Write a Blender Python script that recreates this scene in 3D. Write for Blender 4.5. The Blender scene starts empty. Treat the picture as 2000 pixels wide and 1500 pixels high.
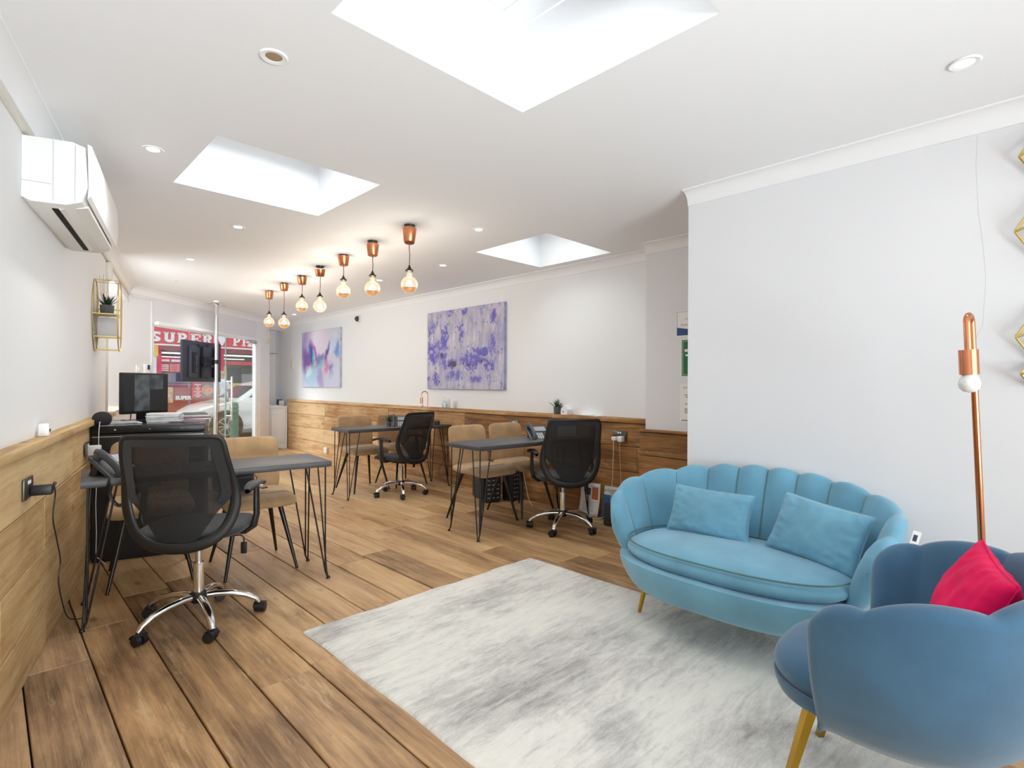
import bpy, bmesh, math, random
from math import sin, cos, pi, radians, sqrt, atan2
from mathutils import Vector, Matrix, noise
random.seed(7)
S = bpy.context.scene
COL = S.collection

# ------------------------------------------------------------------ camera
cam_d = bpy.data.cameras.new('camera')
cam = bpy.data.objects.new('camera', cam_d); COL.objects.link(cam)
cam_d.sensor_width = 36.0; cam_d.sensor_fit = 'HORIZONTAL'
cam_d.lens = 1041.825 / 2000 * 36
cam_d.clip_start = 0.02; cam_d.clip_end = 200
yaw, pitch, roll = radians(44.60458), radians(0.08103), radians(-0.28503)
fw = Vector((sin(yaw)*cos(pitch), cos(yaw)*cos(pitch), sin(pitch)))
rt = Vector((cos(yaw), -sin(yaw), 0)); dn = fw.cross(rt)
r2 = cos(roll)*rt + sin(roll)*dn; d2 = -sin(roll)*rt + cos(roll)*dn
m = Matrix((( r2.x, -d2.x, -fw.x, 0), (r2.y, -d2.y, -fw.y, 0), (r2.z, -d2.z, -fw.z, 1.23), (0,0,0,1)))
cam.matrix_world = m
S.camera = cam

# ------------------------------------------------------------------ view, world, daylight
S.view_settings.view_transform = 'Standard'; S.view_settings.look = 'None'
S.view_settings.gamma = 1.0; S.view_settings.use_curve_mapping = False
S.view_settings.exposure = 0.30
S.cycles.max_bounces = 14; S.cycles.diffuse_bounces = 7; S.cycles.glossy_bounces = 5
S.cycles.transparent_max_bounces = 16; S.cycles.sample_clamp_indirect = 6
S.cycles.use_denoising = True
S.cycles.caustics_reflective = False; S.cycles.caustics_refractive = False
W = bpy.data.worlds.new('sky'); S.world = W; W.use_nodes = True
wn = W.node_tree.nodes; wl = W.node_tree.links
bg = wn['Background']
bg.inputs[0].default_value = (0.93, 0.97, 1.0, 1); bg.inputs[1].default_value = 1.25

def area(name, loc, target, sx, sy, power, color=(1,1,1), spread=180):
    l = bpy.data.lights.new(name, 'AREA'); l.shape = 'RECTANGLE'; l.size = sx; l.size_y = sy
    l.energy = power; l.color = color; l.spread = radians(spread)
    o = bpy.data.objects.new(name, l); COL.objects.link(o); o.location = loc
    d = Vector(target) - Vector(loc)
    o.rotation_euler = d.to_track_quat('-Z', 'Y').to_euler()
    return o
# daylight arriving through the three roof openings (just above the glass)
area('daylight', (1.22, 1.19, 3.05), (1.22, 1.19, 0), .86, .86, 9, (0.95,0.98,1), 110)
area('daylight', (1.23, 3.24, 3.05), (1.23, 3.24, 0), .86, .82, 11, (0.95,0.98,1), 110)
area('daylight', (3.56, 3.22, 3.05), (3.56, 3.22, 0), .84, .85, 8, (0.95,0.98,1), 110)
# daylight through an added, unseen rear window, the left window and the shopfront (sky above the street)
area('daylight', (1.2, -2.95, 1.35), (1.4, 3.0, 1.6), 3.6, 2.0, 75, (0.93,0.965,1))  # fill lamp added outside the unseen rear window
# unseen fill lamp added behind the camera to brighten the ceiling
area('ceiling_fill', (-.1, -3.6, .1), (.5, 6.0, 2.4), 2.6, 1.4, 118, (.86,.93,1), 75)
area('daylight', (0.30, 6.75, 1.65), (1.5, 7.5, 1.5), 1.6, 1.2, 34, (0.95,0.98,1))
area('daylight', (1.6, 10.3, 3.3), (2.9, 7.6, 0.4), 2.6, 1.4, 210, (0.88,0.94,1))

# ------------------------------------------------------------------ helpers
def sr(r, g, b, a=1):
    f = lambda c: (c/12.92 if c <= .04045 else ((c+.055)/1.055)**2.4)
    return (f(r/255), f(g/255), f(b/255), a)

class MB:
    def __init__(s): s.b = bmesh.new(); s.uv = s.b.loops.layers.uv.new('UVMap'); s.col = s.b.loops.layers.color.new('tone')
    def poly(s, pts, faces):
        vs = [s.b.verts.new(p) for p in pts]
        out = []
        for f in faces:
            try: out.append(s.b.faces.new([vs[i] for i in f]))
            except ValueError: pass
        return vs, out
    def box(s, c, d, rot=None, bev=0, seg=2):
        x, y, z = d[0]/2, d[1]/2, d[2]/2
        P = [Vector(p) for p in ((-x,-y,-z),(x,-y,-z),(x,y,-z),(-x,y,-z),(-x,-y,z),(x,-y,z),(x,y,z),(-x,y,z))]
        M = (rot if rot is not None else Matrix.Identity(3))
        P = [M @ p + Vector(c) for p in P]
        vs, fs = s.poly(P, ((0,3,2,1),(4,5,6,7),(0,1,5,4),(1,2,6,5),(2,3,7,6),(3,0,4,7)))
        if bev:
            es = list({e for f in fs for e in f.edges})
            bmesh.ops.bevel(s.b, geom=es, offset=bev, segments=seg, affect='EDGES', profile=.5, clamp_overlap=True)
        return s
    def box2(s, a, b, bev=0, seg=2):
        return s.box([(a[i]+b[i])/2 for i in range(3)], [abs(b[i]-a[i]) for i in range(3)], bev=bev, seg=seg)
    def tube(s, pts, r, n=10, closed=False, flat=None, cap=True):
        P = [Vector(p) for p in pts]; N = len(P)
        R = r if isinstance(r, (list, tuple)) else [r]*N
        T = []
        for i in range(N):
            a = P[(i-1) % N] if (closed or i > 0) else P[i]
            b = P[(i+1) % N] if (closed or i < N-1) else P[i]
            T.append((b-a).normalized())
        up = Vector((0,0,1)) if abs(T[0].z) < .9 else Vector((1,0,0))
        if flat is not None: up = Vector(flat[2]) if len(flat) > 2 else up
        nrm = (up - T[0]*up.dot(T[0])).normalized()
        rings = []
        for i in range(N):
            if i: nrm = (nrm - T[i]*nrm.dot(T[i]))
            if nrm.length < 1e-6: nrm = T[i].orthogonal()
            nrm.normalize(); bi = T[i].cross(nrm)
            fa, fb = (flat[0], flat[1]) if flat else (1, 1)
            rings.append([s.b.verts.new(P[i] + (nrm*cos(2*pi*k/n)*fa + bi*sin(2*pi*k/n)*fb)*R[i]) for k in range(n)])
        M = N if closed else N-1
        for i in range(M):
            A, B = rings[i], rings[(i+1) % N]
            for k in range(n):
                s.b.faces.new((A[k], A[(k+1) % n], B[(k+1) % n], B[k]))
        if not closed and cap:
            s.b.faces.new(rings[0][::-1]); s.b.faces.new(rings[-1])
        return s
    def cyl(s, a, b, r, r2=None, n=16):
        return s.tube([a, b], [r, r if r2 is None else r2], n)
    def lathe(s, prof, c=(0,0,0), n=24, M=None):
        c = Vector(c); rings = []
        for (r, z) in prof:
            ring = []
            if r < 1e-6:
                p = Vector((0,0,z)); ring = [s.b.verts.new((M @ p if M else p) + c)]
            else:
                for k in range(n):
                    p = Vector((r*cos(2*pi*k/n), r*sin(2*pi*k/n), z))
                    ring.append(s.b.verts.new((M @ p if M else p) + c))
            rings.append(ring)
        for A, B in zip(rings, rings[1:]):
            if len(A) == 1 and len(B) == 1: continue
            for k in range(n):
                k2 = (k+1) % n
                if len(A) == 1: s.b.faces.new((A[0], B[k2], B[k]))
                elif len(B) == 1: s.b.faces.new((A[k], A[k2], B[0]))
                else: s.b.faces.new((A[k], A[k2], B[k2], B[k]))
        if len(rings[0]) > 1: s.b.faces.new(rings[0][::-1])
        if len(rings[-1]) > 1: s.b.faces.new(rings[-1])
        return s
    def ball(s, c, r, n=16, sc=(1,1,1)):
        m = max(6, n//2)
        s.lathe([(r*sin(pi*i/m)*1.0, -r*cos(pi*i/m)) for i in range(m+1)], c, n,
                Matrix(((sc[0],0,0),(0,sc[1],0),(0,0,sc[2]))))
        return s
    def prism(s, poly, p0, p1, ax=2, bev=0):
        # poly in the two other axes, extruded along ax
        def mk(q, h):
            v = [0,0,0]; o = [i for i in range(3) if i != ax]; v[o[0]] = q[0]; v[o[1]] = q[1]; v[ax] = h
            return v
        n = len(poly)
        pts = [mk(q, p0) for q in poly] + [mk(q, p1) for q in poly]
        F = [tuple(range(n))[::-1], tuple(range(n, 2*n))] + [(i, (i+1) % n, n+(i+1) % n, n+i) for i in range(n)]
        vs, fs = s.poly(pts, F)
        bmesh.ops.recalc_face_normals(s.b, faces=fs)
        if bev:
            es = list({e for f in fs[:2] for e in f.edges})
            bmesh.ops.bevel(s.b, geom=es, offset=bev, segments=2, affect='EDGES', profile=.5, clamp_overlap=True)
        return s
    def grid(s, fn, nu, nv, cu=False, cv=False):
        V = [[s.b.verts.new(fn(i/(nu if cu else nu-1), j/(nv if cv else nv-1))) for j in range(nv)] for i in range(nu)]
        for i in range(nu if cu else nu-1):
            for j in range(nv if cv else nv-1):
                i2, j2 = (i+1) % nu, (j+1) % nv
                f = s.b.faces.new((V[i][j], V[i2][j], V[i2][j2], V[i][j2]))
                for l, (a, b) in zip(f.loops, ((i,j),(i+1,j),(i+1,j+1),(i,j+1))): l[s.uv].uv = (a/nu, b/nv)
        return V
    def build(s, name, mat, parent=None, smooth=40, M=None, fix=True, **tags):
        b = s.b
        if fix: bmesh.ops.recalc_face_normals(b, faces=b.faces)
        if smooth:
            th = radians(smooth)
            for f in b.faces: f.smooth = True
            for e in b.edges:
                if len(e.link_faces) == 2 and e.calc_face_angle(0) > th: e.smooth = False
        me = bpy.data.meshes.new(name); b.to_mesh(me); b.free()
        me.materials.append(mat)
        o = bpy.data.objects.new(name, me); COL.objects.link(o)
        if M is not None: o.matrix_world = M
        if parent is not None: o.parent = parent
        for k, v in tags.items(): o[k] = v
        return o

def smooth_path(pts, k=6):
    P = [Vector(p) for p in pts]; Q = []
    for i in range(len(P)-1):
        p0, p1, p2, p3 = P[max(i-1,0)], P[i], P[i+1], P[min(i+2,len(P)-1)]
        for j in range(k):
            s = j/k; Q.append(.5*((2*p1)+(-p0+p2)*s+(2*p0-5*p1+4*p2-p3)*s*s+(-p0+3*p1-3*p2+p3)*s**3))
    Q.append(P[-1]); return Q
def F(loc, rz=0):
    return Matrix.Translation(Vector(loc)) @ Matrix.Rotation(rz, 4, 'Z')
def thing(name, label, cat, loc=(0,0,0), rz=0, group=None):
    o = bpy.data.objects.new(name, None); COL.objects.link(o)
    o.empty_display_size = .1
    o.location = loc; o.rotation_euler = (0,0,rz); o['label'] = label; o['category'] = cat
    if group: o['group'] = group
    return o
def tag(o, label, cat, group=None, kind=None):
    o['label'] = label; o['category'] = cat
    if group: o['group'] = group
    if kind: o['kind'] = kind
    return o
def struct(o): o['kind'] = 'structure'; return o
def dup(root, loc, rz, label=None, group=None):
    def cp(o, par):
        c = o.copy(); COL.objects.link(c)
        if par is not None: c.parent = par
        for ch in [x for x in o.children]: cp(ch, c)
        return c
    r = cp(root, None); r.location = loc; r.rotation_euler = (0,0,rz)
    if label: r['label'] = label
    if group: r['group'] = group
    return r
def text(s, size, mat, parent, name='lettering', M=None, ext=.001, off=0.0, align='CENTER'):
    c = bpy.data.curves.new(name, 'FONT'); c.body = s; c.size = size; c.extrude = ext; c.offset = off
    c.align_x = align; c.align_y = 'CENTER'; c.resolution_u = 3
    t = bpy.data.objects.new('tmp', c); COL.objects.link(t)
    dg = bpy.context.evaluated_depsgraph_get(); dg.update()
    me = bpy.data.meshes.new_from_object(t.evaluated_get(dg))
    bpy.data.objects.remove(t); me.materials.clear(); me.materials.append(mat)
    o = bpy.data.objects.new(name, me); COL.objects.link(o)
    if parent is not None: o.parent = parent
    if M is not None: o.matrix_local = M
    return o

# ------------------------------------------------------------------ materials
def new(name):
    m = bpy.data.materials.new(name); m.use_nodes = True
    nt = m.node_tree; return m, nt.nodes, nt.links, nt.nodes['Principled BSDF']
def pm(name, col, rough=.5, metal=0, spec=.5, nz=0, nscale=30, bump=0, bscale=200, sheen=0, emis=None, es=0, coat=0, stretch=None):
    m, n, l, p = new(name)
    p.inputs['Base Color'].default_value = col; p.inputs['Roughness'].default_value = rough
    p.inputs['Metallic'].default_value = metal; p.inputs['Specular IOR Level'].default_value = spec
    if sheen:
        p.inputs['Sheen Weight'].default_value = sheen; p.inputs['Sheen Roughness'].default_value = .55
    if coat: p.inputs['Coat Weight'].default_value = coat
    if emis: p.inputs['Emission Color'].default_value = emis; p.inputs['Emission Strength'].default_value = es
    tc = n.new('ShaderNodeTexCoord'); src = tc.outputs['Object']
    if stretch:
        mp = n.new('ShaderNodeMapping'); mp.inputs['Scale'].default_value = stretch; l.new(src, mp.inputs[0]); src = mp.outputs[0]
    if nz:
        t = n.new('ShaderNodeTexNoise'); t.inputs['Scale'].default_value = nscale; t.inputs['Detail'].default_value = 5
        l.new(src, t.inputs['Vector'])
        r = n.new('ShaderNodeValToRGB'); k = nz
        r.color_ramp.elements[0].color = [c*(1-k) for c in col[:3]]+[1]; r.color_ramp.elements[0].position = .3
        r.color_ramp.elements[1].color = [min(1, c*(1+k)) for c in col[:3]]+[1]; r.color_ramp.elements[1].position = .7
        l.new(t.outputs['Fac'], r.inputs[0]); l.new(r.outputs[0], p.inputs['Base Color'])
    if bump:
        t = n.new('ShaderNodeTexNoise'); t.inputs['Scale'].default_value = bscale; t.inputs['Detail'].default_value = 3
        l.new(src, t.inputs['Vector'])
        b = n.new('ShaderNodeBump'); b.inputs['Strength'].default_value = bump; b.inputs['Distance'].default_value = .002
        l.new(t.outputs['Fac'], b.inputs['Height']); l.new(b.outputs[0], p.inputs['Normal'])
    return m

def ramp(n, stops):
    r = n.new('ShaderNodeValToRGB'); e = r.color_ramp.elements
    while len(e) < len(stops): e.new(.5)
    for i, (p, c) in enumerate(stops): e[i].position = p; e[i].color = c
    return r
def mathn(n, l, op, a, b=None, clamp=False):
    x = n.new('ShaderNodeMath'); x.operation = op; x.use_clamp = clamp
    for i, v in enumerate((a, b)):
        if v is None: continue
        if isinstance(v, (int, float)): x.inputs[i].default_value = v
        else: l.new(v, x.inputs[i])
    return x.outputs[0]
def mixc(n, l, fac, a, b, mode='MIX'):
    x = n.new('ShaderNodeMix'); x.data_type = 'RGBA'; x.blend_type = mode
    if isinstance(fac, (int, float)): x.inputs[0].default_value = fac
    else: l.new(fac, x.inputs[0])
    for i, v in ((6, a), (7, b)):
        if isinstance(v, (tuple, list)): x.inputs[i].default_value = v
        else: l.new(v, x.inputs[i])
    return x.outputs[2]

def wood(name, dark, mid, light, worn, rough=(.35,.6), worn_amt=.5, tone=1.0, bump=.35):
    """sawn board: UV is metres (u along the grain), tone.r a seed per board, tone.g its lightness, tone.b its greyness"""
    m, n, l, p = new(name)
    uv = n.new('ShaderNodeUVMap'); uv.uv_map = 'UVMap'
    at = n.new('ShaderNodeVertexColor'); at.layer_name = 'tone'
    sp = n.new('ShaderNodeSeparateColor'); l.new(at.outputs[0], sp.inputs[0])
    seed = mathn(n, l, 'MULTIPLY', sp.outputs[0], 57.0)
    sx = n.new('ShaderNodeSeparateXYZ'); l.new(uv.outputs[0], sx.inputs[0])
    def vec(su, sv, k=1.0):
        c = n.new('ShaderNodeCombineXYZ')
        l.new(mathn(n, l, 'MULTIPLY', sx.outputs[0], su), c.inputs[0])
        l.new(mathn(n, l, 'MULTIPLY', sx.outputs[1], sv), c.inputs[1])
        l.new(mathn(n, l, 'MULTIPLY', seed, k), c.inputs[2]); return c.outputs[0]
    def nz(v, scale, det=5, rough=.6, dist=0):
        t = n.new('ShaderNodeTexNoise'); t.inputs['Scale'].default_value = scale; t.inputs['Detail'].default_value = det
        t.inputs['Roughness'].default_value = rough; t.inputs['Distortion'].default_value = dist; l.new(v, t.inputs['Vector']); return t.outputs['Fac']
    broad = nz(vec(.7, 3.6), 2.2, 6, .66, .35)
    streak = nz(vec(.8, 24), 2.2, 6, .7, .15)
    fine = nz(vec(2.0, 110), 2.0, 4, .7, .0)
    g = mathn(n, l, 'ADD', mathn(n, l, 'MULTIPLY', broad, .50), mathn(n, l, 'MULTIPLY', streak, .32))
    cath = nz(vec(.45, 13, 3.1), 1.6, 4, .55, 2.2)
    g = mathn(n, l, 'ADD', g, mathn(n, l, 'MULTIPLY', cath, .10))
    g = mathn(n, l, 'ADD', g, mathn(n, l, 'MULTIPLY', fine, .10))
    lift = mathn(n, l, 'MULTIPLY', mathn(n, l, 'SUBTRACT', sp.outputs[1], .5), .36)
    g2 = mathn(n, l, 'ADD', g, lift)
    r = ramp(n, [(.30, dark), (.47, mid), (.66, light)]); l.new(g2, r.inputs[0])
    # knots
    vo = n.new('ShaderNodeTexVoronoi'); vo.inputs['Scale'].default_value = 1.0; l.new(vec(2.2, 5.0), vo.inputs['Vector'])
    kn = ramp(n, [(.05, (1,1,1,1)), (.13, (0,0,0,1))]); l.new(vo.outputs['Distance'], kn.inputs[0])
    c1 = mixc(n, l, mathn(n, l, 'MULTIPLY', kn.outputs[0], .6), r.outputs[0], [x*.5 for x in dark[:3]]+[1])
    # worn bare patches
    wp = nz(vec(.8, 5.5, 1.7), 2.6, 8, .78, .35)
    wr = ramp(n, [(.56, (0,0,0,1)), (.62, (1,1,1,1))]); l.new(wp, wr.inputs[0])
    c2 = mixc(n, l, mathn(n, l, 'MULTIPLY', wr.outputs[0], worn_amt), c1, worn)
    # dark stains
    st = nz(vec(2.0, 6.0, 2.3), 3.1, 6, .7, .8)
    sr_ = ramp(n, [(.60, (0,0,0,1)), (.72, (1,1,1,1))]); l.new(st, sr_.inputs[0])
    c3 = mixc(n, l, mathn(n, l, 'MULTIPLY', sr_.outputs[0], .45), c2, [x*.7 for x in dark[:3]]+[1])
    # greyer boards
    hs = n.new('ShaderNodeHueSaturation'); hs.inputs['Saturation'].default_value = .55; l.new(c3, hs.inputs['Color'])
    c4 = mixc(n, l, sp.outputs[2], c3, hs.outputs[0])
    l.new(c4, p.inputs['Base Color'])
    rr = n.new('ShaderNodeMapRange'); rr.inputs[3].default_value = rough[0]; rr.inputs[4].default_value = rough[1]
    l.new(streak, rr.inputs[0]); l.new(rr.outputs[0], p.inputs['Roughness'])
    b = n.new('ShaderNodeBump'); b.inputs['Strength'].default_value = bump; b.inputs['Distance'].default_value = .004
    l.new(mathn(n, l, 'ADD', fine, mathn(n, l, 'MULTIPLY', broad, 1.5)), b.inputs['Height']); l.new(b.outputs[0], p.inputs['Normal'])
    return m

M_wall = pm('wall_paint', sr(236,237,239), .85, spec=.2, bump=.05, bscale=60)
M_grey = pm('grey_wall_paint', sr(229,230,234), .85, spec=.2, bump=.05, bscale=60)
M_ceil = pm('ceiling_paint', sr(240,241,244), .9, spec=.1)
M_trim = pm('white_gloss_paint', sr(240,241,243), .4)
M_floor = wood('floor_boards', sr(112,82,54), sr(188,148,104), sr(222,190,144), sr(226,200,160), (.3,.5), .32)
M_cladL = wood('sawn_cladding', sr(124,92,56), sr(184,148,98), sr(218,188,138), sr(222,198,154), (.6,.85), .3)
M_cladR = wood('reclaimed_cladding', sr(92,58,30), sr(166,118,66), sr(220,184,138), sr(228,200,162), (.5,.8), .35)
M_gap = pm('dark_gap', sr(26,20,15), .9)
M_rubber = pm('black_plastic', sr(24,24,26), .45, nz=.1)
M_black = pm('black_metal', sr(20,20,21), .35, spec=.5)
M_blackfab = pm('black_fabric', sr(27,27,30), .8, sheen=.2, bump=.4, bscale=500)
M_chrome = pm('chrome', (.82,.83,.85,1), .12, 1)
M_steel = pm('brushed_steel', (.62,.62,.62,1), .3, 1)
M_gold = pm('brushed_gold', sr(196,152,52), .28, 1)
M_brass = pm('pale_brass_wire', sr(216,190,118), .32, 1)
M_copper = pm('copper', sr(214,142,104), .2, 1)
M_coppersat = pm('satin_copper', sr(214,140,100), .32, 1)
M_white = pm('white_plastic', sr(238,238,238), .35)
M_offwhite = pm('cream_plastic', sr(222,216,206), .4)
M_ac = pm('air_con_plastic', sr(232,232,228), .35)
M_paper = pm('paper', sr(240,240,238), .8)
M_grayp = pm('printed_paper', sr(200,202,206), .7, nz=.3, nscale=40)
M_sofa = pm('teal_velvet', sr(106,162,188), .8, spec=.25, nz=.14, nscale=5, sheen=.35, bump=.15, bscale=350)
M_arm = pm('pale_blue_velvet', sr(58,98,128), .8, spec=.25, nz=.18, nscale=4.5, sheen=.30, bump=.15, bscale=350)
M_pipe = pm('olive_piping', sr(88,124,122), .7)
M_pink = pm('pink_velvet', sr(222,6,84), .85, spec=.2, nz=.12, nscale=9, sheen=.05, bump=.3, bscale=250)
M_tan = pm('tan_suede', sr(172,138,98), .85, nz=.16, nscale=9, sheen=.3, bump=.2, bscale=150)
M_desk = pm('dark_stained_wood', sr(74,72,74), .42, nz=.25, nscale=6, stretch=(1,9,9))
M_leaf = pm('succulent_leaf', sr(58,84,44), .45, nz=.3, nscale=30)
M_leafd = pm('dark_leaf', sr(26,52,38), .45, nz=.3, nscale=30)
M_pot = pm('grey_concrete', sr(92,92,92), .85, nz=.2, nscale=60)
M_phone = pm('phone_charcoal', sr(62,64,68), .4)
M_lcd = pm('lcd_grey', sr(168,174,186), .2)
M_key = pm('key_white', sr(225,226,228), .4)
M_navy = pm('blue_black_steel', sr(48,56,68), .5)
M_green = pm('green_paint', sr(38,98,82), .5)
M_red = pm('shop_red', sr(214,32,54), .5)
M_redd = pm('shop_dark_red', sr(150,28,44), .5)
M_orange = pm('orange_red_panel', sr(232,72,44), .5)
M_lime = pm('lime_panel', sr(166,204,70), .5)
M_yellow = pm('yellow_panel', sr(238,196,50), .5)
M_shopin = pm('shop_interior', sr(120,132,112), .8, nz=.3, nscale=2)
M_dark = pm('dark_interior', sr(44,50,52), .6, nz=.4, nscale=3)
M_tarmac = pm('tarmac', sr(120,122,125), .9, nz=.2, nscale=20)
M_pave = pm('paving', sr(186,184,180), .9, nz=.12, nscale=6)
M_car = pm('white_car_paint', sr(236,238,238), .2, coat=.6)
M_tyre = pm('tyre', sr(38,38,40), .8)
M_alloy = pm('alloy', (.5,.5,.52,1), .3, 1)
M_skin = pm('skin', sr(206,158,134), .6)
M_hair = pm('blond_hair', sr(190,160,110), .7)
M_shirt = pm('white_shirt', sr(228,228,230), .8)
M_jean = pm('blue_jeans', sr(60,76,110), .8)

def emat(name, col, st):
    m, n, l, p = new(name)
    p.inputs['Base Color'].default_value = col; p.inputs['Emission Color'].default_value = col
    p.inputs['Emission Strength'].default_value = st; p.inputs['Roughness'].default_value = .3
    return m
M_lamp = emat('lamp_face', (1,.97,.93,1), 9)
M_fil = emat('filament', (1,.72,.38,1), 30)
M_tubel = emat('shop_strip_light', (1,1,.92,1), 1.6)

def glass(name, tint=(1,1,1,1), refl=.08, rough=.02):
    m, n, l, p = new(name)
    t = n.new('ShaderNodeBsdfTransparent'); t.inputs[0].default_value = tint
    g = n.new('ShaderNodeBsdfGlossy'); g.inputs['Roughness'].default_value = rough
    f = n.new('ShaderNodeLayerWeight'); f.inputs[0].default_value = .25
    mx = n.new('ShaderNodeMixShader')
    k = mathn(n, l, 'ADD', mathn(n, l, 'MULTIPLY', f.outputs['Fresnel'], .3), refl*.3, True)
    l.new(k, mx.inputs[0]); l.new(t.outputs[0], mx.inputs[1]); l.new(g.outputs[0], mx.inputs[2])
    l.new(mx.outputs[0], n['Material Output'].inputs[0])
    return m
M_glass = glass('clear_glass', (.97,.99,.98,1), .03)
M_bulb = glass('amber_glass', (1,.95,.86,1), .05)
def _glow():
    nt = M_bulb.node_tree; n, l = nt.nodes, nt.links
    e = n.new('ShaderNodeEmission'); e.inputs[0].default_value = (1,.80,.55,1); e.inputs[1].default_value = .22
    a = n.new('ShaderNodeAddShader'); o = n['Material Output']; l.new(o.inputs[0].links[0].from_socket, a.inputs[0]); l.new(e.outputs[0], a.inputs[1]); l.new(a.outputs[0], o.inputs[0])
_glow()
M_gel = glass('clear_plastic', (.9,.94,.95,1), .3)
# roof glass: diffuse white glazing in front of the sky
M_frost = emat('white_skylight_glass', (.97,.985,1,1), 0.0)

def mesh_mat():
    m, n, l, p = new('chair_mesh')
    p.inputs['Base Color'].default_value = sr(20,20,23); p.inputs['Roughness'].default_value = .75
    t = n.new('ShaderNodeBsdfTransparent'); mx = n.new('ShaderNodeMixShader')
    tc = n.new('ShaderNodeTexCoord'); sp = n.new('ShaderNodeSeparateXYZ'); l.new(tc.outputs['Object'], sp.inputs[0])
    a = mathn(n, l, 'SINE', mathn(n, l, 'MULTIPLY', sp.outputs[0], 2*pi/.0042))
    b = mathn(n, l, 'SINE', mathn(n, l, 'MULTIPLY', sp.outputs[2], 2*pi/.0042))
    k = mathn(n, l, 'GREATER_THAN', mathn(n, l, 'MULTIPLY', a, b), .84)
    l.new(k, mx.inputs[0]); l.new(p.outputs[0], mx.inputs[1]); l.new(t.outputs[0], mx.inputs[2])
    l.new(mx.outputs[0], n['Material Output'].inputs[0])
    return m
M_mesh = mesh_mat()

def rug_mat():
    m, n, l, p = new('distressed_rug')
    tc = n.new('ShaderNodeTexCoord')
    def nz(sc, scale, det=6, rough=.65, dist=.3):
        mp = n.new('ShaderNodeMapping'); mp.inputs['Scale'].default_value = sc; l.new(tc.outputs['Object'], mp.inputs[0])
        t = n.new('ShaderNodeTexNoise'); t.inputs['Scale'].default_value = scale; t.inputs['Detail'].default_value = det
        t.inputs['Roughness'].default_value = rough; t.inputs['Distortion'].default_value = dist
        l.new(mp.outputs[0], t.inputs['Vector']); return t.outputs['Fac']
    big = nz((1,1.6,1), 1.5, 4, .5, .5); st = nz((2.2,11,1), 2.0, 7, .75, .6); mi = nz((1,2,1), 20, 5, .8, .2); fi = nz((1,1,1), 260, 2)
    g = mathn(n, l, 'ADD', mathn(n, l, 'MULTIPLY', big, .42), mathn(n, l, 'MULTIPLY', st, .36))
    g = mathn(n, l, 'ADD', g, mathn(n, l, 'MULTIPLY', mi, .16)); g = mathn(n, l, 'ADD', g, mathn(n, l, 'MULTIPLY', fi, .06))
    r = ramp(n, [(.37, sr(150,146,142)), (.45, sr(190,187,182)), (.53, sr(218,215,208)), (.64, sr(232,228,218))])
    l.new(g, r.inputs[0]); l.new(r.outputs[0], p.inputs['Base Color'])
    p.inputs['Roughness'].default_value = .95; p.inputs['Specular IOR Level'].default_value = .1; p.inputs['Sheen Weight'].default_value = .2
    b = n.new('ShaderNodeBump'); b.inputs['Strength'].default_value = .4; b.inputs['Distance'].default_value = .004
    l.new(mathn(n, l, 'ADD', fi, st), b.inputs['Height']); l.new(b.outputs[0], p.inputs['Normal'])
    return m
M_rug = rug_mat()

# ------------------------------------------------------------------ frames of reference
ZC = 2.42                                                     # ceiling
LD = Vector((.228, .974, 0)).normalized(); LRZ = atan2(LD.y, LD.x)     # left wall runs along LD, outward = local +Y
LO = Vector((.264, 3.548, 0))                                 # a point on the face of the left cladding
FD = Vector((.7285, .6850, 0)).normalized(); FRZ = atan2(FD.y, FD.x)   # shopfront wall
FO = Vector((1.260, 7.955, 0))
FL = F(LO, LRZ); FF = F(FO, FRZ); FR = F((4.18, 0, 0), -pi/2)  # right wall: local x = -world y
XR = 4.18

def boards(mb, rects, depth=.02, gap=.0025, tone=lambda u, v: (.5, .0), wob=.0015, axis='xz'):
    """rects of (u0,u1,v0,v1); axis 'xz': wall boards in local x/z, face towards -y; 'yx': floor boards along y"""
    for (u0, u1, v0, v1) in rects:
        e = random.uniform(-wob, wob); ch = .003
        t = tone((u0+u1)/2, (v0+v1)/2); seed = random.random()
        du, dv = random.uniform(0, 5), random.uniform(0, 5)
        a0, a1, b0, b1 = u0+gap/2, u1-gap/2, v0+gap, v1-gap
        lay = ((a0,b0,0),(a1,b0,0),(a1,b1,0),(a0,b1,0)), ((a0,b0,depth-ch),(a1,b0,depth-ch),(a1,b1,depth-ch),(a0,b1,depth-ch)), ((a0+ch,b0+ch,depth),(a1-ch,b0+ch,depth),(a1-ch,b1-ch,depth),(a0+ch,b1-ch,depth))
        P, UV = [], []
        for L in lay:
            for (u, v, d) in L:
                d = d+e if d else 0
                P.append((u, -d, v) if axis == 'xz' else (v, u, d-depth))
                UV.append((u+du, v+dv))
        fs_ = [(8,9,10,11)]
        for k in (0, 4):
            fs_ += [(k+i, k+(i+1) % 4, k+4+(i+1) % 4, k+4+i) for i in range(4)]
        vs, fs = mb.poly(P, fs_)
        for f, idx in zip(fs, fs_):
            for lp, i in zip(f.loops, idx):
                lp[mb.uv].uv = UV[i]; lp[mb.col] = (seed, t[0], t[1], 1)

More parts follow.
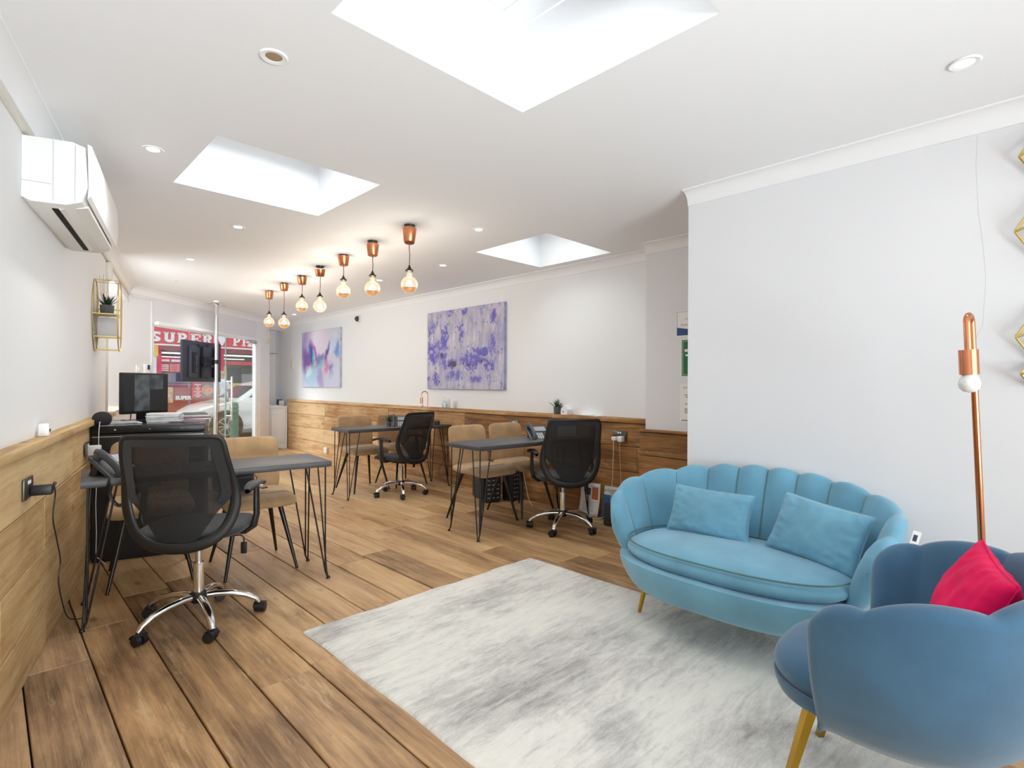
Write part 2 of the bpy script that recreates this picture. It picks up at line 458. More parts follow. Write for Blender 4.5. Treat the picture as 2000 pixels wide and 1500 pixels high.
# ------------------------------------------------------------------ floor
mb = MB()
rects = []
x = -1.7
k = 0
while x < 4.3:
    w = .2265
    x1 = x + w
    yend = 7.955 + ((x+x1)/2 - 1.26)*.9403 + .05
    if (x+x1)/2 > 3.7: yend = 11.0
    y = -2.8 + random.uniform(-2.2, 0)
    while y < yend:
        ln = random.uniform(1.5, 3.4)
        y2 = min(y+ln, yend)
        if y2 > -2.8: rects.append((max(y, -2.8), y2, x, x1))
        y += ln
    x = x1; k += 1
def ftone(u, v):
    return (min(1, max(0, random.gauss(.57, .1) + (.12 if u > 4.5 else 0))), .55 if v < .33 else random.uniform(0, .25))
boards(mb, rects, .02, .003, ftone, .0008, 'yx')
fl = struct(mb.build('floor', M_floor, smooth=0))
mb = MB(); mb.box2((-1.9,-3.0,-.10), (4.6,7.8,-.0195)); mb.prism([(-.3,7.8),(4.6,7.8),(4.6,11.2),(1.2,8.0)], -.10, -.0195)
sub = struct(mb.build('floor_base', M_gap, smooth=0))

# ------------------------------------------------------------------ ceiling with three roof openings
holes = [(.784,1.665,.748,1.630), (.785,1.673,2.822,3.664), (3.126,3.991,2.786,3.650)]
xs = sorted({-2.2, 4.6} | {h[i] for h in holes for i in (0,1)}); ys = sorted({-3.2, 4.0} | {h[i] for h in holes for i in (2,3)})
mb = MB()
for i in range(len(xs)-1):
    for j in range(len(ys)-1):
        cx, cy = (xs[i]+xs[i+1])/2, (ys[j]+ys[j+1])/2
        if any(h[0] < cx < h[1] and h[2] < cy < h[3] for h in holes): continue
        mb.poly([(xs[i],ys[j],ZC),(xs[i+1],ys[j],ZC),(xs[i+1],ys[j+1],ZC),(xs[i],ys[j+1],ZC)], [(0,3,2,1)])
        mb.poly([(xs[i],ys[j],ZC+.06),(xs[i+1],ys[j],ZC+.06),(xs[i+1],ys[j+1],ZC+.06),(xs[i],ys[j+1],ZC+.06)], [(0,1,2,3)])
mb.prism([(-.2,4.0),(4.6,4.0),(4.6,11.3),(4.1,10.85),(.95,7.9)], ZC, ZC+.06)
bmesh.ops.remove_doubles(mb.b, verts=mb.b.verts, dist=1e-5)
struct(mb.build('ceiling', M_ceil, smooth=0, fix=False))
for i, h in enumerate(holes):
    w = bpy.data.objects.new('window_%d' % (i+2), None); COL.objects.link(w); w['kind'] = 'structure'; w.location = ((h[0]+h[1])/2, (h[2]+h[3])/2, ZC)
    cx, cy = (h[0]+h[1])/2, (h[2]+h[3])/2; hx, hy = (h[1]-h[0])/2, (h[3]-h[2])/2; zt = .37 if i == 0 else .42
    mb = MB(); t = .03
    for sx in (-1, 1): mb.box((sx*(hx+t/2), 0, zt/2+.001), (t, hy*2+2*t, zt))
    for sy in (-1, 1): mb.box((0, sy*(hy+t/2), zt/2+.001), (hx*2, t, zt))
    mb.build('shaft', M_ceil, w, 0)
    mb = MB(); fwid = .13
    for sx in (-1, 1): mb.box((sx*(hx-fwid/2), 0, zt+.03), (fwid, hy*2, .05), bev=.006)
    for sy in (-1, 1): mb.box((0, sy*(hy-fwid/2), zt+.03), (hx*2-2*fwid, fwid, .05), bev=.006)
    mb.build('window_frame', M_trim, w)
    mb = MB(); mb.box((0,0,zt+.045), (hx*2-2*fwid, hy*2-2*fwid, .008)); mb.build('pane', M_glass, w, 0)

# ------------------------------------------------------------------ walls
def wall(name, M, rs, mat, t=.25, y0=0.0):
    """rs: (u0,u1,z0,z1) panels, face at local y=y0, body outward (+y)"""
    mb = MB()
    for (u0,u1,z0,z1) in rs: mb.box2((u0,y0,z0), (u1,y0+t,z1))
    return struct(mb.build(name, mat, None, 0, M))
# left wall (upper face .05 behind the cladding)
uw0, uw1 = 2.40, 4.50
wall('wall_left', FL, [(-6.4,uw0,0,ZC+.03), (uw0,uw1,0,.94), (uw0,uw1,2.215,ZC+.03), (uw1,4.9,0,ZC+.03)], M_wall, .34, .05)
# shopfront wall
s0, s1, sp_, se = .380, 3.00, 3.19, 3.478
wall('wall_front', FF, [(-.35,s0,-.1,ZC+.03), (s0,s1,2.03,ZC+.03), (se,4.5,2.262,ZC+.03)], M_grey, .20, 0)
wall('wall_front_end', FF, [(s1,se,-.1,ZC+.03)], M_wall, .035, 0)
# alcove lining at the end of the shopfront wall
mb = MB()
mb.box2((se-.03,.035,-.02),(se,.30,2.30)); mb.box2((se-.03,.28,-.02),(se+.62,.31,2.30)); mb.prism([(se+.30,.28),(se+.46,.11),(se+.9,.11),(se+.9,.31)], -.02, 2.30, ax=2); mb.box2((se,.18,2.262),(4.5,.31,2.30))
struct(mb.build('wall_alcove', M_grey, None, 0, FF))
wall('wall_right', FR, [(-11.6,-2.42,0,ZC+.03)], M_wall, .25)
wall('wall_right_step', F((3.977,0,0),-pi/2), [(-2.42,-1.4,0,ZC+.03)], M_grey, .3)
wall('wall_right_near', F((3.085,0,0),-pi/2), [(-1.583,3.0,0,ZC+.03)], M_grey, .9)
# rear wall behind the camera and a wide window added for fill light
wall('wall_rear', F((0,-2.6,0),pi), [(-3.2,-3.0,0,ZC+.03),(.6,1.8,0,ZC+.03),(-3.0,.6,0,.35),(-3.0,.6,2.25,ZC+.03)], M_wall, .2)
w = bpy.data.objects.new('window_5', None); COL.objects.link(w); w['kind'] = 'structure'; w.location = (1.2,-2.7,0)
mb = MB()
for X in (-1.78, -.6, .6, 1.78): mb.box((X,0,1.3), (.06,.08,1.9))
for Z_ in (.38, 2.22): mb.box((0,0,Z_), (3.6,.08,.06))
mb.build('window_frame', M_trim, w, 0)
mb = MB(); mb.box((0,0,1.3), (3.56,.008,1.84)); mb.build('pane', M_glass, w, 0)

# coving
def cove(name, M, u0, u1, y0=0.0, k=.085):
    prof = [(0,0),(0,-k),(-.010,-k)] + [(-.010-(k-.020)*(1-cos(a)), -k+(k-.010)*sin(a)) for a in [pi/2*i/8 for i in range(1,9)]] + [(-k,-.010),(-k,0)]
    mb = MB(); mb.prism([(y0+y+.001, ZC+z+.001) for (y,z) in prof], u0, u1, ax=0)
    return struct(mb.build(name, M_ceil, None, 35, M))
cove('trim_1', FL, -6.3, 4.47, .05)
cove('trim_2', FF, 0.0, 4.0)
cove('trim_3', FR, -10.7, -2.42)
cove('trim_4', F((3.977,0,0),-pi/2), -2.42, -1.5)
cove('trim_5', F((3.085,0,0),-pi/2), -1.583, 2.6)
# grey trunking under the left cove, boxed joint beside the window
mb = MB(); mb.box2((-6.0,.028,2.295),(4.43,.05,2.333), bev=.003)
struct(mb.build('trim_6', M_offwhite, None, 40, FL))
mb = MB(); mb.box2((.02,-.02,2.295),(.36,0,2.333), bev=.003); mb.box2((.352,-.014,1.0),(.372,0,2.30))
struct(mb.build('trim_7', M_grey, None, 40, FF))

# cladding: left
def clad(name, M, u0, u1, rows, cap, tone, mat, y0=.05, cseg=(1.2,2.6)):
    mb = MB(); rc = []
    for (a, b) in rows:
        u = u0 - random.uniform(0, 1.2)
        while u < u1:
            ln = random.uniform(*cseg)
            if u+ln > u0: rc.append((max(u,u0), min(u+ln,u1), a, b))
            u += ln
    boards(mb, rc, y0-.004, .0022, tone, .0035)
    # cap shelf
    u = u0
    while u < u1:
        ln = random.uniform(1.6,3.0); e = min(u+ln,u1)
        if u1-e < .3: e = u1
        s = random.random(); du = random.uniform(0,4)
        n0 = len(mb.b.faces)
        mb.box2((u, -y0-.018, cap[0]), (e-.0015, .001, cap[1]), bev=.003)
        mb.b.faces.ensure_lookup_table()
        for f in mb.b.faces[n0:] if n0 else mb.b.faces:
            for lp in f.loops:
                lp[mb.uv].uv = (lp.vert.co.x+du, lp.vert.co.y+lp.vert.co.z); lp[mb.col] = (s,) + tuple(tone(u, cap[0])) + (1,)
        u = e
    o = struct(mb.build(name, mat, None, 25, M @ Matrix.Translation((0,y0 if name=='trim_8' else 0,0))))
    return o
def toneL(u, v): return (min(1,max(0,random.gauss(.76,.1))), random.uniform(0,.35))
clad('trim_8', FL, -6.2, uw0+.02, [(0,.218),(.218,.455),(.455,.70),(.70,.935)], (.938,.975), toneL, M_cladL)
def toneR(u, v):
    y = -u; f = min(1, max(0, (y-4.2)/3.6))
    return (min(1,max(0,.56+.34*f+random.gauss(0,.07))), .15*f+random.uniform(0,.15))
clad('trim_9', FR, -10.27, -2.40, [(0,.217),(.217,.451),(.451,.677),(.677,.890)], (.893,.935), toneR, M_cladR, .07, (1.6,3.2))
def toneS(u, v): return (random.gauss(.56,.05), .05)
clad('trim_10', F((3.977,0,0),-pi/2), -2.46, -1.5, [(0,.2),(.2,.42),(.42,.64),(.64,.84)], (.842,.862), toneS, M_cladR, .04, (2,3))
mb = MB(); mb.box2((uw0+.0,.02,.94),(uw1-.02,.34,.965), bev=.003)
struct(mb.build('trim_11', M_cladL, None, 30, FL))

# left window (deep reveal, glass at the back)
w = bpy.data.objects.new('window_1', None); COL.objects.link(w); w['kind'] = 'structure'; w.matrix_world = FL
mb = MB()
for u in (uw0+.03, (uw0+uw1)/2, uw1-.03): mb.box((u,.34,1.57), (.06,.05,1.26))
for z in (.97, 2.18): mb.box(((uw0+uw1)/2,.34,z), (uw1-uw0,.05,.06))
mb.build('window_frame', M_trim, w, 0)
mb = MB(); mb.box(((uw0+uw1)/2,.34,1.58), (uw1-uw0-.1,.006,1.2)); mb.build('pane', M_glass, w, 0)

# shopfront glazing and glass door
w = bpy.data.objects.new('window_6', None); COL.objects.link(w); w['kind'] = 'structure'; w.matrix_world = FF
mb = MB()
mb.box2((s0,.0,-.05),(s1,.04,.03)); mb.box2((s0,.0,1.975),(s1,.04,2.03)); mb.box2((s0,.0,0),(s0+.03,.05,2.0))
mb.box2((s1-.025,.0,0),(s1,.034,2.0), bev=.004)
mb.build('window_frame', M_trim, w, 30)
mb = MB(); mb.box2((s0+.03,.010,.03),(2.06,.020,1.975)); mb.build('pane', M_glass, w, 0)
mb = MB(); mb.box2((2.062,.008,.03),(2.072,.022,1.975)); mb.build('glass_edge', pm('glass_edge', sr(150,176,170), .3), w, 0)
mb = MB()
mb.box2((s1,-.012,0),(s1+.03,.02,2.02), bev=.003); mb.box2((s1+.075,-.018,0),(s1+.13,.0,2.02), bev=.004)
mb.build('architrave', M_trim, w, 30)
d = bpy.data.objects.new('door_1', None); COL.objects.link(d); d['kind'] = 'structure'; d.matrix_world = FF
mb = MB(); mb.box2((2.08,.010,.02),(s1-.03,.020,1.96)); mb.build('glass_leaf', M_glass, d, 0)
for yy in (-.035, .065):
    mb = MB(); mb.tube([(2.155,yy,.62),(2.155,yy,1.34)], .014, 12)
    for z in (.70, 1.26): mb.cyl((2.155,yy,z),(2.155,.015,z), .009, n=10)
    mb.build('door_handle', M_chrome, d, 40)
mb = MB(); mb.box2((2.085,-.005,.93),(2.13,.035,1.10), bev=.004); mb.build('lock', M_steel, d, 40)
mb = MB(); mb.box2((s1-.30,-.03,1.93),(s1-.04,.03,1.965), bev=.004); mb.build('door_closer', M_steel, d, 40)

# roller blind cassette over the shopfront
mb = MB(); mb.box2((s0+.01,-.075,1.985),(s1-.02,.0,2.035), bev=.012)
tag(mb.build('roller_blind', M_trim, None, 40, FF), 'long white rolled-up blind cassette above the shopfront glass', 'blind')

# ------------------------------------------------------------------ alcove cabinet with raised panel door
t = thing('cabinet', 'low white corner cabinet with one raised panel door beside the entrance', 'cabinet', (3.80,10.44,0), atan2(10.271-10.44, 4.106-3.80))
cw = .345
mb = MB(); mb.box2((0,0,0),(cw,.20,.775)); mb.box2((-.0,-.012,0),(cw,0,.085), bev=.003); mb.build('body', M_grey, t, 30)
mb = MB(); mb.box2((-.015,-.03,.775),(cw+.005,.22,.802), bev=.006); mb.build('top', M_trim, t, 30)
dr = MB(); dr.box2((.03,-.012,.10),(cw-.03,0,.745), bev=.002); dr = dr.build('door', M_grey, t, 30)
mb = MB()
for (a,b,c,e) in ((.085,.10,.17,.68),(cw-.10,cw-.085,.17,.68)): mb.box2((a,-.022,c),(b,-.011,e), bev=.003)
for z in (.165,.67): mb.box2((.085,-.022,z),(cw-.085,-.011,z+.015), bev=.003)
mb.build('moulding', M_trim, dr, 30)
# booklets on it
t = thing('leaflet_stack', 'leaning leaflets and booklets on top of the white corner cabinet', 'leaflets', (3.99,10.50,.802), -.4)
mb = MB(); mb.box((-.05,0,.008),(.16,.13,.016)); mb.build('booklet', M_paper, t, 0)
mb = MB(); mb.box((.05,.03,.06),(.10,.01,.13), rot=Matrix.Rotation(-.5,3,'X')); mb.build('leaflet', M_dark, t, 0)
mb = MB(); mb.box((.085,-.0,.05),(.09,.01,.11), rot=Matrix.Rotation(-.4,3,'X')); mb.build('leaflet', M_grayp, t, 0)
# pipe across the alcove
mb = MB(); mb.tube([(se+.02,.10,1.81),(3.73,.16,1.815),(4.0,.10,1.82)], .008, 8)
tag(mb.build('pipe', M_steel, None, 40, FF), 'thin horizontal pipe crossing the alcove above the corner cabinet', 'pipe')
def little_box(name, M, c, dims, mat, label, cat, bev=.006, extra=None):
    mb = MB(); mb.box(c, dims, bev=bev)
    if extra: extra(mb)
    return tag(mb.build(name, mat, None, 40, M), label, cat)
little_box('junction_box', FF, (3.42,-.022,2.12), (.095,.045,.17), M_offwhite, 'white junction box on the wall just right of the shopfront blind', 'junction box',
           extra=lambda mb: mb.tube([(3.42,-.02,2.04),(3.40,-.015,1.98),(3.30,-.01,1.965)], .006, 6))
little_box('junction_box', FR, (-10.20,-.016,1.60), (.10,.032,.17), M_offwhite, 'cream alarm keypad box on the right wall near the entrance alcove', 'alarm box',
           extra=lambda mb: mb.tube([(-10.24,-.006,1.68),(-10.25,-.006,2.33)], .006, 6))
little_box('junction_box', FL, (uw0-.06,.03,2.21), (.075,.05,.17), M_offwhite, 'rounded cream cable box high on the left wall beyond the air conditioner', 'junction box', .02,
           extra=lambda mb: mb.box((uw0-.055,.042,1.55), (.02,.018,1.17)))
little_box('light_switch', FF, (.135,-.006,1.405), (.085,.012,.085), M_white, 'white square light switch on the short wall left of the shopfront', 'switch', .003,
           extra=lambda mb: mb.box((.135,-.014,1.405),(.03,.008,.035), bev=.002))
t = thing('thermostat', 'white thermostat with dark blue screen left of the shopfront', 'thermostat', (0,0,0)); t.matrix_world = FF
mb = MB(); mb.box((.265,-.012,1.395),(.10,.024,.15), bev=.006); mb.build('body', M_white, t)
mb = MB(); mb.box((.285,-.0245,1.43),(.04,.003,.06)); mb.build('screen', pm('screen_navy', sr(24,34,80), .3), t, 0)
# ------------------------------------------------------------------ recessed downlights
DL = [(.740,1.992,0,'unlit round recessed downlight nearest the camera left of the large skylight'),
      (2.550,.230,1,'lit round downlight at the right edge above the sofa'),
      (.600,3.216,1,'lit round downlight just left of the second skylight'),
      (1.359,4.351,1,'lit round downlight beyond the second skylight, left of the pendants'),
      (2.685,3.094,1,'lit round downlight left of the smallest skylight'),
      (3.243,4.279,1,'lit round downlight between nearest pendant and smallest skylight'),
      (1.388,5.814,1,'small round downlight left of the pendants, third along the left row'),
      (1.567,7.150,0,'unlit round downlight left of the pendants, farthest of the left row'),
      (3.199,5.412,1,'lit round downlight behind the two nearest pendants'),
      (2.366,8.507,1,'round downlight beside the top of the chrome pole'),
      (3.766,9.148,1,'round downlight behind the farthest pendants near the corner')]
for (X, Y, on, lab) in DL:
    t = thing('downlight', lab, 'downlight', (X,Y,ZC))
    mb = MB(); mb.lathe([(.028,-.001),(.030,-.004),(.045,-.006),(.050,-.001),(.028,.0)], n=28); mb.build('rim', M_trim, t)
    mb = MB(); mb.lathe([(0,-.0025),(.029,-.0025),(.029,-.001),(0,-.001)], n=24); mb.build('lamp', M_lamp if on else M_steel, t)
    if on:
        l = bpy.data.lights.new('downlight_beam','SPOT'); l.energy = (8 if Y > 8 else 6 if X > 3 else 3 if Y < 1 else 15); l.spot_size = radians(150); l.spot_blend = 1; l.shadow_soft_size = .04; l.color = (1,.97,.93)
        o = bpy.data.objects.new('downlight_beam', l); COL.objects.link(o); o.location = (0,0,-.012); o.parent = t

# ------------------------------------------------------------------ copper pendants
PEN = [(2.253,3.384,2.282,2.121,1.975,(.10,-.12),'nearest the camera'),(2.288,3.980,2.296,2.173,2.026,(.03,-.05),'second from the camera'),
       (2.345,4.600,2.321,2.231,2.084,(0,0),'third from the camera'),(2.403,5.212,2.316,2.156,2.016,(-.10,.16),'fourth, its tilted copper cup and all-amber bulb'),
       (2.481,5.826,2.324,2.222,2.086,(-.04,.04),'fifth from the camera, short cord'),(2.509,6.395,2.329,2.086,1.947,(-.03,.02),'sixth from the camera, longest cord'),
       (2.584,7.064,2.315,2.164,2.019,(.02,-.03),'farthest from the camera, by the entrance')]
for i, (X, Y, zc, zs, zb, (tx, ty), lab) in enumerate(PEN):
    t = thing('pendant_light', 'copper pendant light with large globe bulb, ' + lab, 'pendant light', (X,Y,ZC), 0, 'row of copper pendant lights')
    ch = ZC - zc
    R_ = Matrix.Rotation(tx,3,'Y') @ Matrix.Rotation(ty,3,'X')
    drop = .028 if i in (0,1,3) else .012
    mb = MB(); mb.lathe([(.0,-.012),(.04,-.012),(.042,-.002),(.042,0),(0,0)], n=18); mb.build('ceiling_plate', M_black, t)
    mb = MB(); h = ch-drop
    mb.lathe([(.0,-h),(.036,-h),(.040,-h+.004),(.052,-.002),(.052,0),(.050,-.001),(.037,-h+.006),(0,-h+.006)], (0,0,-drop), 28, R_); mb.build('canopy_cup', M_coppersat, t)
    bot = R_ @ Vector((0,0,-h)) + Vector((0,0,-drop))
    zs_, zb_ = zs-ZC, zb-ZC
    mb = MB(); mb.tube([bot+Vector((0,0,.01)), (bot.x*.8,bot.y*.8,bot.z-.05), (bot.x*.2+.003,bot.y*.2,(bot.z+zs_)/2), (0,0,zs_)], .0035, 8); mb.build('cord', pm('brown_flex', sr(120,84,62), .6) if i == 0 else bpy.data.materials['brown_flex'], t)
    rb = .0635; zt = zb_+rb+.035
    mb = MB(); mb.lathe([(.005,zs_),(.008,zs_-.01),(.018,zs_-.028),(.030,zs_-.038),(.031,zs_-.046),(.021,zs_-.05),(.021,zt-.005),(.0,zt-.005)], n=20); mb.build('socket', pm('antique_socket', sr(58,52,44), .4, .6) if i == 0 else bpy.data.materials['antique_socket'], t)
    prof = [(.014,zt),(.016,zt-.012),(.022,zb_+rb*.93)] + [(rb*sin(a), zb_+rb*cos(a)) for a in [radians(q) for q in range(30,181,10)]]
    prof[-1] = (0, zb_-rb)
    g = MB(); g.lathe(prof, n=28); g = g.build('bulb', M_bulb, t, 80)
    mb = MB(); rr = rb*.985
    if i != 3:
        mb.lathe([(rr*sin(a), zb_+rr*cos(a)) for a in [radians(q) for q in range(112,180,8)]]+[(0,zb_-rr)], n=28)
        mb.build('mirrored_base', M_gold if 0 else pm('amber_mirror', sr(232,176,96), .22, 1) if i == 0 else bpy.data.materials['amber_mirror'], g, 80)
    mb = MB()
    mb.tube([(.012*cos(q*2.1), .012*sin(q*2.1), zb_+.03-.01*q+.008*(q % 2)) for q in range(8)], .0028, 6)
    mb.build('filament', M_fil, g)
    l = bpy.data.lights.new('bulb_glow','POINT'); l.energy = 4.0; l.shadow_soft_size = .03; l.color = (1,.965,.92)
    o = bpy.data.objects.new('bulb_glow', l); COL.objects.link(o); o.location = (0,0,zb_+.005); o.parent = t

# ------------------------------------------------------------------ wall pieces: air conditioner, camera, paintings, notices
t = thing('air_conditioner', 'white wall-mounted air conditioning unit high on the left wall', 'air conditioner'); t.matrix_world = FL
# near end at world y 3.05
u0 = (3.05-3.548)/.974 + .01; u1 = u0+1.02; yb = .05
prof = [(yb,2.282),(yb-.17,2.290),(yb-.215,2.275),(yb-.225,2.10),(yb-.205,2.03),(yb-.15,2.008),(yb-.03,2.005),(yb,2.02)]
mb = MB(); mb.prism(prof, u0, u1, ax=0, bev=.004); mb.build('body', M_ac, t, 30)
mb = MB(); mb.prism([(yb-.222,2.292),(yb-.238,2.285),(yb-.245,2.14),(yb-.235,2.06),(yb-.222,2.045),(yb-.226,2.10)], u0-.002, u1+.002, ax=0, bev=.003); mb.build('front_panel', M_trim, t, 30)
mb = MB(); mb.box(((u0+u1)/2, yb-.10, 2.0045),(.86,.022,.006)); mb.build('air_slot', M_gap, t, 0)
mb = MB(); mb.prism([(yb-.115,2.003),(yb-.215,2.026),(yb-.218,2.036),(yb-.11,2.010)], u0+.08, u1-.08, ax=0); mb.build('louver', M_ac, t, 30)
mb = MB()
mb.box((u0-.001,yb-.105,2.15),(.0015,.0012,.26)); mb.box((u0-.001,yb-.05,2.09),(.0015,.10,.0015)); mb.box((u0-.001,yb-.18,2.15),(.0015,.0012,.25))
mb.build('seam', pm('seam_grey', sr(160,160,158), .6), t, 0)

t = thing('dome_camera', 'small cream dome security camera on the right wall below the cove', 'security camera', (4.18,7.533*1.017,2.252))
Ry = Matrix.Rotation(-pi/2,3,'Y')
mb = MB(); mb.lathe([(0,0),(.060,0),(.060,.02),(.052,.035),(.0,.035)], n=24, M=Ry); mb.build('base', M_offwhite, t)
mb = MB(); mb.lathe([(.044*cos(a),.035+.044*sin(a)) for a in [radians(q) for q in range(0,90,12)]]+[(0,.079)], n=24, M=Ry); mb.build('dome', pm('smoked_dome', sr(58,58,62), .1), t)

def paint_purple():
    m, n, l, p = new('purple_abstract')
    tc = n.new('ShaderNodeTexCoord')
    def nz(sc, scale, det=8, rough=.7, dist=0.):
        mp = n.new('ShaderNodeMapping'); mp.inputs['Scale'].default_value = sc; l.new(tc.outputs['Object'], mp.inputs[0])
        t = n.new('ShaderNodeTexNoise'); t.inputs['Scale'].default_value = scale; t.inputs['Detail'].default_value = det
        t.inputs['Roughness'].default_value = rough; t.inputs['Distortion'].default_value = dist; l.new(mp.outputs[0], t.inputs['Vector']); return t.outputs['Fac']
    base = ramp(n, [(.32, sr(150,150,170)), (.48, sr(186,184,200)), (.60, sr(206,200,212)), (.72, sr(222,216,222))])
    l.new(nz((3,1,.8), 5, 9, .75), base.inputs[0])
    sp = n.new('ShaderNodeSeparateXYZ'); l.new(tc.outputs['Object'], sp.inputs[0])
    def blobs(B):
        tot = None
        for (u_, v_, ru, rv, k) in B:
            bx, bz = (u_-.5)*1.46, (.5-v_)*.99
            dx = mathn(n, l, 'DIVIDE', mathn(n, l, 'SUBTRACT', sp.outputs[0], bx), ru*1.46); dz = mathn(n, l, 'DIVIDE', mathn(n, l, 'SUBTRACT', sp.outputs[2], bz), rv*.99)
            q = mathn(n, l, 'MULTIPLY', mathn(n, l, 'SUBTRACT', 1.0, mathn(n, l, 'ADD', mathn(n, l, 'MULTIPLY', dx, dx), mathn(n, l, 'MULTIPLY', dz, dz)), True), k)
            tot = q if tot is None else mathn(n, l, 'MAXIMUM', tot, q)
        return tot
    low = blobs([(.62,.64,.22,.14,.15),(.72,.56,.16,.08,.14),(.10,.52,.16,.22,.12),(.24,.42,.08,.36,.11),(.05,.20,.07,.14,.09),(.33,.04,.07,.07,.14),(.87,.14,.05,.12,.13),(.86,.50,.06,.16,.12),
                 (.52,.05,.05,.05,.11),(.48,.32,.05,.22,.10),(.30,.68,.16,.09,.14),(.10,.88,.12,.12,.12),(.66,.88,.12,.07,.12),(.40,.84,.20,.08,.09),(.82,.72,.10,.16,.10),(.20,.58,.12,.10,.13)])
    a = mathn(n, l, 'ADD', mathn(n, l, 'ADD', nz((1.15,1,.9), 13, 10, .82, .2), low), -.035)
    fa = ramp(n, [(.535, (0,0,0,1)), (.56, (1,1,1,1))]); l.new(a, fa.inputs[0])
    vio = ramp(n, [(.35, sr(84,72,160)), (.5, sr(92,90,190)), (.62, sr(120,108,190)), (.7, sr(70,104,196))]); l.new(nz((1,1,1), 6, 6), vio.inputs[0])
    c = mixc(n, l, fa.outputs[0], base.outputs[0], vio.outputs[0])
    wsh = ramp(n, [(.48, (0,0,0,1)), (.70, (1,1,1,1))]); l.new(mathn(n, l, 'ADD', nz((1,1,1), 2.6, 6, .6), mathn(n, l, 'MULTIPLY', low, 1.4)), wsh.inputs[0])
    c = mixc(n, l, mathn(n, l, 'MULTIPLY', wsh.outputs[0], .45), c, sr(130,124,190))
    dk = ramp(n, [(.70, (0,0,0,1)), (.73, (1,1,1,1))]); l.new(mathn(n, l, 'ADD', blobs([(.36,.69,.13,.06,.28),(.56,.70,.06,.05,.22),(.10,.74,.06,.04,.22),(.21,.56,.04,.06,.22),(.72,.66,.05,.05,.2)]), nz((1.6,1,1.2), 7, 7, .7)), dk.inputs[0])
    c = mixc(n, l, dk.outputs[0], c, sr(88,84,96))
    l.new(c, p.inputs['Base Color']); p.inputs['Roughness'].default_value = .7
    b = n.new('ShaderNodeBump'); b.inputs['Strength'].default_value = .3; b.inputs['Distance'].default_value = .003
    l.new(a, b.inputs['Height']); l.new(b.outputs[0], p.inputs['Normal'])
    return m
def paint_multi():
    m, n, l, p = new('bright_abstract')
    tc = n.new('ShaderNodeTexCoord')
    t = n.new('ShaderNodeTexNoise'); t.inputs['Scale'].default_value = 4.2; t.inputs['Detail'].default_value = 9; t.inputs['Roughness'].default_value = .62; l.new(tc.outputs['Object'], t.inputs['Vector'])
    w = n.new('ShaderNodeVectorMath'); w.operation = 'MULTIPLY_ADD'; w.inputs[1].default_value = (.34,0,.34)
    sub = n.new('ShaderNodeVectorMath'); sub.operation = 'SUBTRACT'; sub.inputs[1].default_value = (.5,.5,.5)
    l.new(t.outputs['Color'], sub.inputs[0]); l.new(sub.outputs[0], w.inputs[0]); l.new(tc.outputs['Object'], w.inputs[2])
    c = sr(208,206,224)
    # blobs: x (0 = middle, + towards the camera), z, rx, rz, angle, colour, strength
    B = [(-.55,.15,.35,.45,0,(150,120,196),.75), (0,.3,.6,.3,0,(226,212,226),.7), (-.50,-.10,.20,.34,.2,(120,62,160),.8), (-.33,.10,.12,.30,.15,(66,74,170),.95),
         (-.2,.12,.06,.26,.35,(204,70,170),.95), (-.25,.02,.05,.16,.15,(110,206,206),.9), (.0,-.02,.30,.10,.3,(96,90,180),.8), (.32,.14,.10,.16,-.6,(70,64,160),.95), (.25,.0,.05,.14,-.5,(150,40,120),.8),
         (.60,.16,.26,.14,-.7,(92,142,214),.9), (.5,.25,.14,.25,-.5,(212,224,240),.8), (.28,-.14,.09,.14,-.3,(206,110,176),.8), (.42,-.20,.10,.16,-.2,(116,104,196),.85), (.16,-.22,.045,.16,.1,(240,180,170),.9),
         (.02,-.12,.20,.07,.5,(140,196,220),.7), (-.3,-.30,.40,.24,.2,(176,206,232),.9), (-.45,-.22,.16,.12,.5,(214,238,240),.8), (.02,-.36,.12,.26,.1,(158,140,206),.75), (.6,-.35,.35,.2,0,(206,212,232),.8), (-.17,-.055,.05,.035,.3,(250,214,70),1.), (-.4,-.06,.05,.03,.4,(220,80,90),.7)]
    sx = n.new('ShaderNodeSeparateXYZ'); l.new(w.outputs[0], sx.inputs[0])
    for (bx, bz, rx, rz, an, cc, stg) in B:
        dx = mathn(n, l, 'SUBTRACT', sx.outputs[0], bx); dz = mathn(n, l, 'SUBTRACT', sx.outputs[2], bz)
        u = mathn(n, l, 'DIVIDE', mathn(n, l, 'ADD', mathn(n, l, 'MULTIPLY', dx, cos(an)), mathn(n, l, 'MULTIPLY', dz, sin(an))), rx)
        v = mathn(n, l, 'DIVIDE', mathn(n, l, 'SUBTRACT', mathn(n, l, 'MULTIPLY', dz, cos(an)), mathn(n, l, 'MULTIPLY', dx, sin(an))), rz)
        d = mathn(n, l, 'ADD', mathn(n, l, 'MULTIPLY', u, u), mathn(n, l, 'MULTIPLY', v, v))
        f = mathn(n, l, 'MULTIPLY', mathn(n, l, 'SUBTRACT', 1.15, d, True), stg, True)
        c = mixc(n, l, f, c, sr(*cc))
    l.new(c, p.inputs['Base Color']); p.inputs['Roughness'].default_value = .5
    return m
def canvas(label, y0, y1, z0, z1, mat, edge, tilt=0):
    t = thing('painting', label, 'painting', (4.180,(y0+y1)/2,(z0+z1)/2), -pi/2)
    w_, h_ = abs(y1-y0), z1-z0
    mb = MB(); mb.box((0,-.020,0),(w_,.030,h_), bev=.003); mb.build('canvas', edge, t)
    mb = MB(); mb.box((0,-.0362,0),(w_-.006,.002,h_-.006)); mb.build('picture', mat, t, 0)
canvas('wide violet and grey textured abstract painting above the middle desks', 5.79, 4.33, 1.17, 2.165, paint_purple(), pm('canvas_edge', sr(150,150,190), .8, nz=.3, nscale=12))
